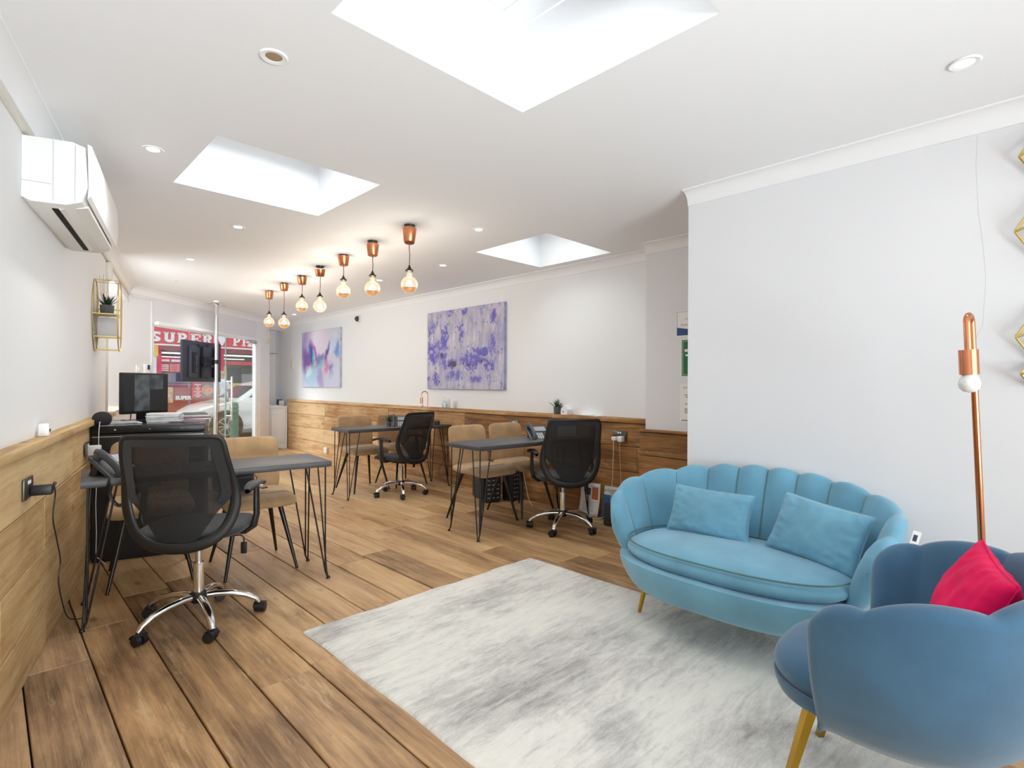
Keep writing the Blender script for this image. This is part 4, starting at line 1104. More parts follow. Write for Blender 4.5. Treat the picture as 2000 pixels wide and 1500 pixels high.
# second handset and white router on the nearer right desk
t = thing('cordless_phone', 'grey cordless handset standing beside the desk phone on nearer desk', 'phone', (3.84,3.38,.745), -.4)
mb = MB(); mb.box((0,0,.008),(.06,.05,.016), bev=.005); mb.build('cradle', M_rubber, t)
mb = MB(); mb.box((0,0,.09),(.045,.025,.15), bev=.010, seg=3); mb.build('handset', bpy.data.materials['handset_grey'], t)
mb = MB(); mb.box((0,0,.004),(.19,.035,.008)); mb.box((0,0,.07),(.185,.028,.13), bev=.010, seg=3)
o = mb.build('router', M_white, None, 40, F((3.93,3.24,.745), -.5)); tag(o, 'white upright router behind the mesh chair on the nearer right desk', 'router')
# farther desk: copper lamp, small plant, dark glass jar
def copper_hook_lamp(t, h, r, headx, mat, cap, bulb_r, tubeR, headL):
    pts = [(0,0,.01),(0,0,h-headx)]
    R_ = headx/2
    pts += [(-R_+R_*cos(a), 0, h-R_+R_*sin(a)-0.0) for a in [pi*k/10 for k in range(0,11)]]
    pts[1] = (0,0,h-R_)
    pts += [(-headx,0,h-R_-.05*headL)]
    mb = MB(); mb.tube(pts, tubeR, 12); mb.build('stem', mat, t, 60)
    z = h-R_-.04*headL
    mb = MB(); mb.cyl((-headx,0,z),(-headx,0,z-cap[1]),cap[0],n=20); mb.build('lamp_holder', mat, t)
    zz = z-cap[1]
    mb = MB(); mb.lathe([(cap[0]*.6,zz+.004),(cap[0]*.7,zz-.008),(bulb_r*.98,zz-bulb_r*.9),(bulb_r,zz-bulb_r*1.15),(bulb_r*.8,zz-bulb_r*1.75),(0,zz-bulb_r*2.1)], (-headx,0,0), 20); mb.build('bulb', M_white, t, 70)
t = thing('desk_lamp', 'small hooked copper desk lamp with white bulb on the farther right desk', 'lamp', (3.80,5.30,.745), radians(-45))
mb = MB(); mb.lathe([(0,0),(.055,0),(.055,.010),(0,.012)], n=24); mb.build('base', M_coppersat, t)
copper_hook_lamp(t, .40, 0, .075, M_copper, (.017,.07), .026, .0055, .9)
succulent('potted_succulent', 'small green succulent beside the phone on the farther right desk', F((3.36,5.45,.745)), .032, .05, .10, 12, M_leaf, seed=8)
t = thing('pen_pot', 'small dark glass pot at the wall end of the farther right desk', 'pot', (3.86,5.20,.745))
mb = MB(); mb.lathe([(0,0),(.042,0),(.042,.062),(.040,.062),(.040,.004),(0,.004)], n=24); mb.build('glass', M_gel, t)
mb = MB(); mb.lathe([(0,.005),(.038,.005),(.038,.045),(0,.05)], n=20); mb.build('contents', M_navy, t)

# things on the right ledge
succulent('potted_succulent', 'green spiky succulent in smiling grey pot on the right wooden ledge', F((4.145,3.545,.935), radians(-50)), .036, .072, .10, 15, M_leaf, True, seed=5)
t = thing('carton', 'white house-shaped carton on the right ledge beside the potted succulent', 'box', (4.14,3.42,.935), radians(-90))
mb = MB(); mb.prism([(-.042,0),(.042,0),(.042,.052),(.0,.098),(-.042,.052)], -.038, .038, ax=1); mb.build('body', M_white, t, 20)
mb = MB(); mb.box((-.01,-.0388,.028),(.012,.0015,.018)); mb.build('printed_door', pm('carton_print', sr(176,120,84), .6), t, 0)
mb = MB(); mb.box((0,0,.003),(.24,.085,.003), rot=Matrix.Rotation(.02,3,'Y')); mb.box((-.02,.01,.006),(.13,.06,.002), rot=Matrix.Rotation(-.05,3,'Y'))
tag(mb.build('paper', M_paper, None, 0, F((4.145,3.14,.936), radians(-90))), 'loose white papers lying on the right ledge beyond the house carton', 'paper')
t = thing('soap_bottle', 'clear pump bottle of hand gel on the right ledge', 'bottle', (4.13,5.40,.935))
mb = MB(); mb.lathe([(0,0),(.032,0),(.033,.06),(.030,.075),(.012,.088),(.012,.095),(0,.095)], n=20); mb.build('bottle', M_gel, t)
mb = MB(); mb.lathe([(0,.002),(.029,.002),(.029,.05),(0,.05)], n=20); mb.build('gel', M_gel, t)
mb = MB(); mb.lathe([(0,.093),(.014,.093),(.013,.106),(.004,.108),(.004,.125),(0,.125)], n=14); mb.tube([(0,0,.125),(-.01,.0,.128),(-.03,0,.124)], .005, 8); mb.build('pump', M_white, t)
mb = MB(); mb.box((0,0,.05),(.025,.045,.10), bev=.006)
tag(mb.build('wipes_pack', M_white, None, 40, F((4.14,5.25,.935))), 'small white pack standing right of the pump bottle on the ledge', 'pack')

# ------------------------------------------------------------------ under the nearer desk: tower units, papers, brochures, bag
def tower(loc, rz, dims, label, seedk):
    t = thing('computer_tower', label, 'computer', loc, rz)
    w_, d_, h_ = dims
    mb = MB(); mb.box((0,0,h_/2+.012),(w_,d_,h_), bev=.006); mb.build('case', M_navy, t)
    mb = MB()
    for i in range(int(h_/.045)):
        for k in range(3): mb.box(((k-1)*w_*.3, -d_/2-.001, .05+i*.045),(w_*.18,.003,.012), bev=.001)
    mb.build('vent_slots', M_lcd, t, 0)
    mb = MB()
    for (a,b) in ((-1,-1),(1,-1),(-1,1),(1,1)): mb.cyl((a*w_*.4,b*d_*.4,0),(a*w_*.4,b*d_*.4,.014),.012,n=10)
    mb.build('foot', M_rubber, t)
tower((3.84,4.28,0), radians(-20), (.17,.40,.40), 'blue-black ventilated computer tower behind the middle tan chairs, room side', 1)
tower((4.01,4.06,0), radians(0), (.13,.16,.34), 'smaller dark tower unit against the right cladding behind tan chairs', 2)
def sheet(loc, rz, w_, h_, lean, mat, name, label, cat, bend=.015):
    t = thing(name, label, cat, loc, rz)
    mb = MB(); mb.grid(lambda u, v: ((u-.5)*w_, lean*v + bend*sin(pi*v), .003+h_*v), 6, 10); 
    ob = mb.build('sheet', mat, t, 60); md = ob.modifiers.new('thickness','SOLIDIFY'); md.thickness = .0015
    return t
t = sheet((4.04,3.075,0), radians(-86), .215, .300, .055, M_paper, 'paper_sheet', 'white printed sheet with orange block leaning on the right cladding', 'paper')
mb = MB(); f_ = lambda u, v: ((u)*.215, .055*v+.015*sin(pi*v)-.003, .003+.30*v)
mb.grid(lambda u, v: f_(.10+.30*u, .50+.38*v), 3, 6); mb.build('orange_block', pm('orange_print', sr(206,112,76), .7), t, 60)
mb = MB(); mb.grid(lambda u, v: f_(-.22+.24*u, .62+.22*v), 3, 6); mb.build('picture', pm('slate_print', sr(72,84,84), .7), t, 60)
mb = MB()
for v0 in (.13,.17,.21,.26,.31,.36,.41): mb.grid(lambda u, v: f_(-.3+.55*u, v0+.010*v), 3, 2)
mb.build('printing', pm('grey_ink', sr(150,150,160), .7), t, 0)
t = sheet((4.03,2.80,0), radians(-88), .21, .30, .055, pm('brochure_blue', sr(52,108,170), .4, nz=.5, nscale=14), 'brochure', 'DOCKSIDE brochure with blue harbour cover leaning against the right cladding', 'brochure', .004)
mb = MB(); f_ = lambda u, v: (u*.21, .055*v+.004*sin(pi*v)-.002, .003+.30*v)
mb.grid(lambda u, v: f_(-.5+u, .74+.26*v), 3, 4); mb.build('white_band', M_paper, t, 60)
TT = Matrix.Rotation(pi/2-.18,4,'X')
text('DOCKSIDE', .034, pm('teal_ink', sr(60,90,100), .6), t, M=Matrix.Translation((.015,.0435,.265)) @ TT, ext=.0003)
text('PROPERTY SERVICES', .012, bpy.data.materials['teal_ink'], t, M=Matrix.Translation((.015,.040,.243)) @ TT, ext=.0003)
mb = MB(); mb.prism([(-.095,.262),(-.088,.274),(-.082,.262),(-.088,.252)], .0425, .0435, ax=1); mb.build('emblem', M_blueb, t, 0)
t = thing('laptop_bag', 'dark grey laptop sleeve and black case leaning beside the sofa', 'bag', (3.90,2.66,0), radians(-80))
mb = MB(); mb.box((0,.0,.105),(.22,.045,.205), rot=Matrix.Rotation(-.12,3,'X'), bev=.02, seg=3); mb.build('sleeve', pm('charcoal_felt', sr(64,62,62), .9), t)
mb = MB(); mb.box((.06,-.045,.075),(.13,.04,.15), rot=Matrix.Rotation(-.1,3,'X'), bev=.012, seg=3); mb.build('case', M_navy, t)

# ------------------------------------------------------------------ black metal cabinet at the left with monitor, papers, speaker
crz = radians(-17)
t = thing('metal_cabinet', 'low black metal cabinet against the left wall under the monitor', 'cabinet', (.515,4.592,0), crz)
CWd, CD, CH = .66, .80, .93
mb = MB(); mb.box2((0,.0,.0),(CWd,CD,CH-.055), bev=.003); mb.build('body', pm('cabinet_black', sr(30,30,32), .5), t, 30)
mb = MB(); mb.box2((-.004,-.008,CH-.05),(CWd+.006,CD+.004,CH), bev=.003); mb.build('top', M_black, t, 30)
for X in (.13,.33,.52):
    mb = MB(); mb.cyl((X,-.012,CH-.025),(X,-.006,CH-.025),.006,n=12); mb.build('screw', M_chrome, t)
mb = MB(); mb.box2((.0,-.002,CH-.075),(CWd,.0,CH-.07)); mb.build('steel_strip', M_steel, t, 0)  # thin steel strip just under the cabinet top
CT = F((.515,4.592,CH), crz)
t = thing('monitor', 'black computer monitor standing on the black metal cabinet', 'monitor'); t.matrix_world = CT @ F((.235,.50,0), radians(32)-crz)
mw, mh = .40, .315
mb = MB(); mb.box((0,0,.22),(mw,.035,mh), bev=.006); mb.build('bezel', M_rubber, t)
def screen_mat():
    m, n, l, p = new('monitor_screen'); tc = n.new('ShaderNodeTexCoord'); sp = n.new('ShaderNodeSeparateXYZ'); l.new(tc.outputs['Object'], sp.inputs[0])
    t_ = n.new('ShaderNodeTexNoise'); t_.inputs['Scale'].default_value = 14; t_.inputs['Detail'].default_value = 6; l.new(tc.outputs['Object'], t_.inputs['Vector'])
    r = ramp(n, [(.4, sr(46,52,56)), (.6, sr(80,86,88))]); l.new(t_.outputs['Fac'], r.inputs[0])
    a = mathn(n, l, 'MULTIPLY', mathn(n, l, 'GREATER_THAN', sp.outputs[0], -.10), mathn(n, l, 'LESS_THAN', sp.outputs[0], .03))
    b = mathn(n, l, 'MULTIPLY', mathn(n, l, 'GREATER_THAN', sp.outputs[0], .035), mathn(n, l, 'MULTIPLY', mathn(n, l, 'LESS_THAN', sp.outputs[0], .15), mathn(n, l, 'GREATER_THAN', sp.outputs[2], .25)))
    f = mathn(n, l, 'ADD', a, b, True)
    c = mixc(n, l, f, sr(30,30,32), r.outputs[0])
    l.new(c, p.inputs['Base Color']); l.new(c, p.inputs['Emission Color']); p.inputs['Emission Strength'].default_value = .25; p.inputs['Roughness'].default_value = .35
    return m
mb = MB(); mb.box((0,-.0178,.223),(mw-.025,.001,mh-.035)); mb.build('screen', screen_mat(), t, 0)
mb = MB(); mb.box((0,.03,.09),(.07,.03,.18), bev=.006); mb.box((0,.02,.008),(.22,.17,.014), bev=.005); mb.tube([(-.02,.04,.12),(-.07,.05,.07),(-.09,.03,.03),(-.12,.0,.02)], .004, 6); mb.build('stand', M_rubber, t)
def pile(M, dims, n, label, mats, name='magazine_stack', jit=.012):
    t = thing(name, label, 'magazines'); t.matrix_world = M
    z = 0
    for i in range(n):
        h = dims[2]/n; mb = MB(); mb.box((random.uniform(-jit,jit),random.uniform(-jit,jit),z+h/2),(dims[0],dims[1],h*.92), rot=Matrix.Rotation(random.uniform(-.12,.12),3,'Z')); z += h
        mb.build('magazine', mats[i % len(mats)], t, 0)
M_mags = [pm('magazine_cover_grey', sr(190,192,198), .5, nz=.4, nscale=20), M_paper, pm('magazine_cover_rose', sr(200,150,150), .5, nz=.5, nscale=18), pm('magazine_cover_slate', sr(90,98,110), .5, nz=.5, nscale=15)]
pile(CT @ F((.12,.16,0),.3), (.24,.20,.02), 4, 'flat pile of magazines beside the round speaker on black cabinet', [M_mags[0],M_mags[3],M_mags[1]])
pile(CT @ F((.40,.22,0),-.1), (.21,.15,.075), 9, 'tall pile of pale magazines right of the monitor stand', [M_mags[1],M_mags[0]], jit=.005)
pile(CT @ F((.54,.45,0),.15), (.24,.30,.060), 7, 'brown-edged magazine pile at the right end of the black cabinet', [M_mags[3],M_mags[2],M_mags[1]])
pile(CT @ F((.56,.14,0),-.25), (.20,.15,.016), 2, 'open brochure lying at the front right of the black cabinet', [M_mags[2],M_mags[3]])
t = thing('smart_speaker', 'round black fabric speaker with white lead on the black cabinet', 'speaker'); t.matrix_world = CT @ F((.045,.06,0))
mb = MB(); mb.lathe([(0,0),(.032,0),(.048,.014),(.057,.042),(.054,.068),(.040,.088),(.018,.098),(0,.100)], n=32); mb.build('body', pm('speaker_fabric', sr(44,44,46), .9, bump=.6, bscale=700), t, 70)
mb = MB(); mb.tube(smooth_path([(.0,-.052,.03),(.0,-.075,.022),(-.003,-.082,-.05),(-.005,-.08,-.16),(-.02,-.075,-.3)]), .0028, 6); mb.build('lead', M_white, t)

# ------------------------------------------------------------------ chrome pole with television
px_, py_ = 2.461, 8.834
t = thing('support_pole', 'chrome floor to ceiling pole in front of the shopfront', 'pole', (px_,py_,0), FRZ)
mb = MB(); mb.cyl((0,0,0),(0,0,2.26),.0285,n=24); mb.build('pole', M_steel, t)
mb = MB(); mb.cyl((0,0,2.24),(0,0,2.40),.033,n=24); mb.build('sleeve', M_chrome, t)
mb = MB(); mb.lathe([(0,2.405),(.09,2.405),(.095,2.418),(0,2.418)], n=28); mb.build('ceiling_flange', M_chrome, t)
mb = MB(); mb.lathe([(0,0),(.09,0),(.088,.010),(0,.012)], n=28); mb.build('floor_flange', M_chrome, t)
t = thing('television', 'flat television on a black pole bracket facing the street, its back shown', 'television', (px_,py_,0), FRZ)
mb = MB(); mb.box((-.03,.20,1.55),(.93,.035,.60), bev=.006); mb.build('housing', pm('tv_back', sr(52,56,70), .45), t)
mb = MB(); mb.box((-.03,.165,1.545),(.70,.045,.46), bev=.012); mb.build('rear_cover', pm('tv_back_cover', sr(60,64,80), .5), t)
mb = MB(); mb.box((-.03,.2185,1.55),(.90,.002,.57)); mb.build('screen', M_rubber, t, 0)
for X in (-.14,.17):
    mb = MB(); mb.prism([(X-.035,1.31),(X+.035,1.31),(X+.02,1.50),(X+.035,1.55),(X+.02,1.62),(X+.01,1.77),(X-.01,1.77),(X-.025,1.62),(X-.035,1.55),(X-.025,1.50)], .11, .142, ax=1); mb.build('bracket_rail', M_black, t, 0)
mb = MB(); mb.box((.015,.10,1.60),(.34,.02,.035)); mb.box((.015,.10,1.49),(.34,.02,.035)); mb.tube([(-.05,.10,1.55),(.0,.06,1.55),(.0,.0,1.55)], .016, 10); mb.cyl((0,0,1.52),(0,0,1.58),.038,n=20); mb.build('bracket_arm', M_black, t)
mb = MB(); mb.box((-.30,.135,1.53),(.08,.02,.30)); mb.build('socket_panel', M_black, t, 0)
mb = MB()
for k in range(7): mb.box((-.27,.123,1.41+k*.035),(.012,.006,.009))
mb.build('port', M_steel, t, 0)
mb = MB()
for (X, Z_) in ((-.20,1.78),(.01,1.79),(.01,1.32)): mb.lathe([(0,-.002),(.03,-.002),(.03,.0),(0,0)], (X,.1415,Z_), 14, Matrix.Rotation(pi/2,3,'X'))
mb.build('speaker_grille', M_black, t, 0)
mb = MB(); mb.tube([(-.27,.12,1.50),(-.23,.09,1.44),(-.12,.08,1.46),(-.05,.07,1.50),(.05,.03,1.44),(.07,.0,1.30),(.05,-.02,1.0),(.035,-.02,.6),(.034,-.01,.03)], .004, 6); mb.build('cable', M_rubber, t)

# ------------------------------------------------------------------ rug
mb = MB(); Nx, Ny = 30, 40
x0, x1, y0, y1 = 1.13, 2.765, .24, 2.60
def rugp(u, v):
    x = x0+(x1-x0)*u - .01*v; y = y0+(y1-y0)*v
    e = min(u, 1-u)*(x1-x0); f_ = min(v, 1-v)*(y1-y0); k = min(1, min(e,f_)/.012)
    y += (.006*sin(u*17)+.004*sin(u*41))*(v > .99 or v < .01); x += .004*sin(v*23)*(u < .01 or u > .99)
    return (x, y, .001+.009*k**.5)
us_ = [0,.004,.01]+[i/Nx for i in range(1,Nx)]+[.99,.996,1]; vs_ = [0,.003,.008]+[i/Ny for i in range(1,Ny)]+[.992,.997,1]
V = [[mb.b.verts.new(rugp(u,v)) for v in vs_] for u in us_]
for i in range(len(us_)-1):
    for j in range(len(vs_)-1): mb.b.faces.new((V[i][j],V[i+1][j],V[i+1][j+1],V[i][j+1]))
tag(mb.build('rug', M_rug, None, 60), 'large pale grey distressed rug in front of the teal sofa', 'rug')

# ------------------------------------------------------------------ shell-backed sofa and armchair
def shell_seat(name, label, cat, loc, rz, W_, D_, Harm, Hback, npet, flare, thick, zseat, zbot, mat, pipe, open_ang, ex, legs, legmat, scal, sidepow=.7, seatf=0.0, baseH=.16, squareleg=False, zshell=.28, baseoff=.034, tuck=.05, gluev=.35, btaper=.15):
    t = thing(name, label, cat, loc, rz)
    a_, b_ = W_/2, D_/2
    # plan curve (inner side of the shell at seat level), from front-left round the back to front-right
    A0, A1 = pi+open_ang, -open_ang
    def plan(th):
        c_, s_ = cos(th), sin(th); e = 2/ex
        return Vector((a_*abs(c_)**e*(1 if c_ > 0 else -1), b_*abs(s_)**e*(1 if s_ > 0 else -1), 0))
    pts = [plan(A0+(A1-A0)*i/600) for i in range(601)]
    L = [0]
    for p, q in zip(pts, pts[1:]): L.append(L[-1]+(q-p).length)
    tot = L[-1]
    def at(s):
        s = min(max(s,0),1)*tot
        lo, hi = 0, 600
        while hi-lo > 1:
            mdd = (lo+hi)//2
            if L[mdd] <= s: lo = mdd
            else: hi = mdd
        k = (s-L[lo])/max(1e-9, L[hi]-L[lo]); p = pts[lo].lerp(pts[hi], k)
        i0, i1 = max(0,lo-8), min(600,hi+8); T = (pts[i1]-pts[i0]).normalized(); n_ = Vector((-T.y, T.x, 0))
        return p, T, (n_ if n_.dot(p) > 0 else -n_)
    per = 12; NS = npet*per
    def height(s): return Harm + (Hback-Harm)*max(0, sin(pi*s))**sidepow
    zin = zseat-.10
    def section(s, dp=None):
        p, T, n_ = at(s); H = height(s); ph = (s*npet) % 1.0
        lob = abs(sin(pi*(s*(npet-1)+.5))); dend = (min(s,1-s)*tot+.036) if dp is None else dp; H2 = H - scal*(1-lob**.75) - .085*(1-sqrt(max(0,1-max(0,1-dend/.11)**2)))
        bul = .020*(1-lob**.8)       # inner seam sits deeper (outwards)
        out = []
        fl = flare*(H-zin)/(Hback-zin)
        # inner side bottom to top
        for k in range(9):
            v = k/8; r = fl*(v**1.5) + bul*min(1, v*1.6+.25) - .012
            out.append((r, zin+(H2-.030-zin)*v))
        # rolled rim
        rc = fl + thick/2 - .006; R_ = thick/2
        for k in range(1,8):
            a = pi - pi*k/8
            out.append((rc+bul*(1-k/8)+R_*cos(a), H2-.030+.030*sin(a)))
        ro = rc+R_
        for k in range(9):
            v = k/8; z = H2-.030+(zshell-(H2-.030))*v
            r = ro*(1-v) + (thick*gluev)*v + .030*sin(pi*v)
            r -= tuck*max(0,(v-.78)/.22)**2
            out.append((r, z))
        out.append((-.03, zshell-.005))
        return p, T, n_, out
    mb = MB(); rows = []
    def addrow(s, shrink=0, adv=0):
        p, T, n_, out = section(s, None if not adv else .036-abs(adv))
        mid = [sum(o_[0] for o_ in out)/len(out)]
        ring = []
        # centre line of the section per height for shrinking
        zs_ = [o_[1] for o_ in out]; zmax = max(zs_)
        for (r, z) in out:
            fl = flare*(height(s)-zin)/(Hback-zin); v = max(0,min(1,(z-zin)/(zmax-zin))); cm = fl*v**1.3 + thick*.40
            r2_ = cm + (r-cm)*(1-shrink); z2 = z - (z-zin)*.0 - (zmax-.03 < z)*(z-(zmax-.03))*shrink
            ring.append(mb.b.verts.new(p + n_*r2_ + T*adv + Vector((0,0,z2))))
        rows.append(ring)
    for q in range(7,0,-1): addrow(0, 1-cos(radians(12.4*q)), -.036*sin(radians(12.4*q)))
    for i in range(NS+1): addrow(i/NS)
    for q in range(1,8): addrow(1, 1-cos(radians(12.4*q)), .036*sin(radians(12.4*q)))
    n_r = len(rows[0])
    for A, B in zip(rows, rows[1:]):
        for k in range(n_r): mb.b.faces.new((A[k],A[(k+1)%n_r],B[(k+1)%n_r],B[k]))
    mb.b.faces.new(rows[0]); mb.b.faces.new(rows[-1][::-1])
    sh_ = mb.build('shell_back', mat, t, 75)
    # piping along each inner seam
    if pipe:
        for j in range(1, npet):
            p, T, n_, out = section((j-.5)/(npet-1))
            P = [p+n_*(r-.002)+Vector((0,0,z+.000)) for (r,z) in out[:16]]
            q = MB(); q.tube(P, .0038, 6); q.build('seam_piping', pipe, sh_, 60)
    # seat cushion
    sa, sb = a_-.005, b_+.0
    def sup(th, ka=1, kb=1, ex2=2.6):
        c_, s_ = cos(th), sin(th); e = 2/ex2
        y = kb*abs(s_)**e*(1 if s_ > 0 else -1)
        return Vector((ka*abs(c_)**e*(1 if c_ > 0 else -1), y, 0))
    cy = -seatf
    def cush(u, v):
        th = u*2*pi; ph = (v-.5)*pi; k = max(0,cos(ph))**.30; zz = sin(ph)
        p = sup(th, sa*k, (sb+seatf*.35)*k)
        dome = .018*(1-k**2) if zz > 0 else 0
        return (p.x, p.y+cy*.65, zseat-.065 + .055*zz + dome*1.2)
    mb = MB(); mb.grid(cush, 72, 17, cu=True); cu_ = mb.build('seat_cushion', mat, t, 75)
    for (zz, k) in ((zseat-.020,1.003),(zseat-.108,1.003)) if pipe else ():
        q = MB(); q.tube([sup(2*pi*i/90, sa*k*.985, (sb+seatf*.35)*k*.985)+Vector((0,cy*.65,zz)) for i in range(90)], .0042, 6, closed=True); q.build('cushion_piping', pipe, cu_, 60)
    # upholstered base
    def base(u, v):
        th = u*2*pi; zt, zb = zseat-.088, zbot
        if v < .12: k, z = v/.12*(.985-btaper), zb
        else:
            w_ = (v-.12)/.88; k = (1-btaper*(1-w_)**2) if w_ < .9 else 1-.03*(w_-.9)/.1; z = zb+.006+(zt-zb-.006)*w_
        if v > .999: k, z = .3, z-.01
        p = sup(th, (a_+baseoff)*k, (sb+baseoff+seatf*.35)*k)
        return (p.x, p.y+cy*.65, z)
    mb = MB(); mb.grid(base, 72, 14, cu=True); bmesh.ops.remove_doubles(mb.b, verts=mb.b.verts, dist=1e-5); mb.build('base', mat, t, 60)
    for (xt, yt, xf, yf, r0, r1) in legs:
        mb = MB(); mb.tube([(xt,yt,zbot+.02),(xf,yf,.008),(xf,yf,.001)], [r0,r1,r1*.8], 4 if squareleg else 12); mb.build('leg', legmat, t, 30)
    return t
sofa_legs = [(.42,-.16,.475,-.10,.016,.009),(-.42,-.12,-.475,-.10,.016,.009),(.40,.16,.45,.22,.016,.009),(-.40,.16,-.45,.22,.016,.009)]
# local +y = back ; sofa back towards +X world, local +x towards -Y world
shell_seat('sofa', 'teal velvet two seat sofa with scalloped shell back and gold legs', 'sofa', (2.61,1.085,0), -pi/2,
           1.06, .58, .60, .795, 12, .105, .070, .455, .195, M_sofa, M_pipe, .30, 2.5, sofa_legs, M_gold, .026, .62, .06, zshell=.30)
al = [(.15,-.16,.165,-.235,.021,.014),(-.15,-.16,-.165,-.235,.021,.014),(.13,.12,.165,.19,.021,.014),(-.13,.12,-.165,.19,.021,.014)]
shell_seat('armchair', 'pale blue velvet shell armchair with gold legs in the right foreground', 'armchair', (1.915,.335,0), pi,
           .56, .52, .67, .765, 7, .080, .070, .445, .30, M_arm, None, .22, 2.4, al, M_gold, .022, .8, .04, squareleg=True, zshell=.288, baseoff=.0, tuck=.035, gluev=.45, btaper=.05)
# swing tag on the sofa
t = thing('swing_tag', 'white printed swing tag hanging from the right end of the sofa back', 'tag', (3.02,.44,.53), radians(-60))
mb = MB(); mb.box((0,0,0),(.035,.002,.085), rot=Matrix.Rotation(.25,3,'Y')); mb.build('card', M_paper, t, 0)
mb = MB(); mb.box((0,-.0016,.01),(.016,.001,.03), rot=Matrix.Rotation(.25,3,'Y')); mb.build('print', M_ink, t, 0)

def cushion(label, name, w_, h_, T, mat, M, pinch=.06, seed=0, n=36):
    rnd = random.Random(seed); o1, o2 = rnd.uniform(0,9), rnd.uniform(0,9)
    t = thing(name, label, 'cushion'); t.matrix_world = M
    mb = MB()
    def sh(sgn):
        def f(u, v):
            x, y = u*2-1, v*2-1
            kx = 1-pinch*(1-abs(y)**1.2)*.9*abs(x)**2; ky = 1-pinch*(1-abs(x)**1.2)*.9*abs(y)**2
            X, Y = x*w_/2*(1-pinch*(1-abs(y)**2)), y*h_/2*(1-pinch*(1-abs(x)**2))
            k = max(0,(1-x*x)*(1-y*y)); z = T*(k**.42)
            z *= 1+.10*noise.noise(Vector((X*7+o1,Y*7+o2,sgn)))
            z += .006*noise.noise(Vector((X*22+o1,Y*14,o2)))*k**.3
            cr = abs(x*y)**3; z += .010*noise.noise(Vector((X*40,Y*40,o1)))*min(1,k*8)*(1-k)
            return (X, Y, sgn*z)
        return f
    mb.grid(sh(1), n, n); mb.grid(sh(-1), n, n)
    bmesh.ops.remove_doubles(mb.b, verts=mb.b.verts, dist=1e-4)
    b_ = mb.build('cover', mat, t, 75)
    q = MB(); P = []
    for (xa, ya, xb, yb) in ((-1,-1,1,-1),(1,-1,1,1),(1,1,-1,1),(-1,1,-1,-1)):
        for i in range(14):
            s = i/14; x, y = xa+(xb-xa)*s, ya+(yb-ya)*s
            P.append((x*w_/2*(1-pinch*(1-abs(y)**2)), y*h_/2*(1-pinch*(1-abs(x)**2)), 0))
    q.tube(P, .0028, 6, closed=True); q.build('seam', mat, b_, 60)
    return t
def pose(c_, xdir, ydir):
    X = Vector(xdir).normalized(); Y = Vector(ydir); Y = (Y-X*Y.dot(X)).normalized(); Z_ = X.cross(Y)
    return Matrix.Translation(Vector(c_)) @ Matrix((X,Y,Z_)).transposed().to_4x4()
cushion('teal velvet bolster cushion at the left end of the sofa', 'cushion', .42, .25, .058, M_sofa, pose((2.70,1.26,.565),(.10,-1,-.03),(.45,0,1)), seed=1)
cushion('teal velvet bolster cushion at the right end of the sofa', 'cushion', .40, .28, .062, M_sofa, pose((2.68,.745,.570),(-.20,-1,-.12),(.45,-.12,1)), seed=2)
cushion('bright pink velvet cushion in the pale blue armchair', 'cushion', .36, .36, .080, M_pink, pose((2.01,.165,.578),(.33,.09,.03),(0,-.35,.94)), pinch=.09, seed=5)

# ------------------------------------------------------------------ copper floor lamp behind the armchair
t = thing('floor_lamp', 'tall hooked copper floor lamp with white bulb behind the armchair', 'lamp', (2.721,.165,0), radians(172.5))
mb = MB(); mb.lathe([(0,0),(.105,0),(.108,.004),(.105,.012),(0,.014)], n=40); mb.build('base', M_coppersat, t)
lt = bpy.data.objects.new('stem', None)
mb = MB(); H_ = 1.50; hx = .062; R_ = hx/2
pts = [(0,0,.01),(0,0,H_-R_)] + [(R_-R_*cos(a),0,H_-R_+R_*sin(a)) for a in [pi*k/12 for k in range(1,13)]] + [(hx,0,H_-R_-.11)]
bpy.data.objects.remove(lt)
lean = lambda p: (p[0]+.0615*p[2]/1.5, p[1]-.046*p[2]/1.5, p[2])
mb.tube([lean(p) for p in pts], .0115, 16); st = mb.build('stem', M_copper, t, 60)
for zz in (.55, 1.25):
    q = MB(); q.cyl(lean((0,0,zz)), lean((0,0,zz+.012)), .0128, n=16); q.build('joint', M_copper, st)
z_ = H_-R_-.10; c0, c1 = lean((hx,0,z_)), lean((hx,0,z_-.092))
mb = MB(); mb.cyl(c0, c1, .030, n=28); mb.build('lamp_holder', M_copper, t)
mb = MB(); br = .033; zz = z_-.092; cc = lean((hx,0,zz))
mb.lathe([(.022,.004),(.024,-.006),(.031,-.020),(.0335,-.036),(.030,-.052),(.018,-.064),(0,-.068)], (cc[0],cc[1],zz), 24); mb.build('bulb', M_white, t, 70)
mb = MB(); P = []
for i in range(120):
    a = i*.28; r = .09+.03*sin(i*.37); P.append((r*cos(a)*1.3, r*sin(a)*.8, .006+.008*(1+sin(i*.9))*.5+.012*(i/120)))
mb.tube(P, .0032, 6)
tag(mb.build('coiled_cable', M_rubber, None, 60, F((2.63,-.02,0))), 'tangled black cable coiled on the floor beside the floor lamp base', 'cable')

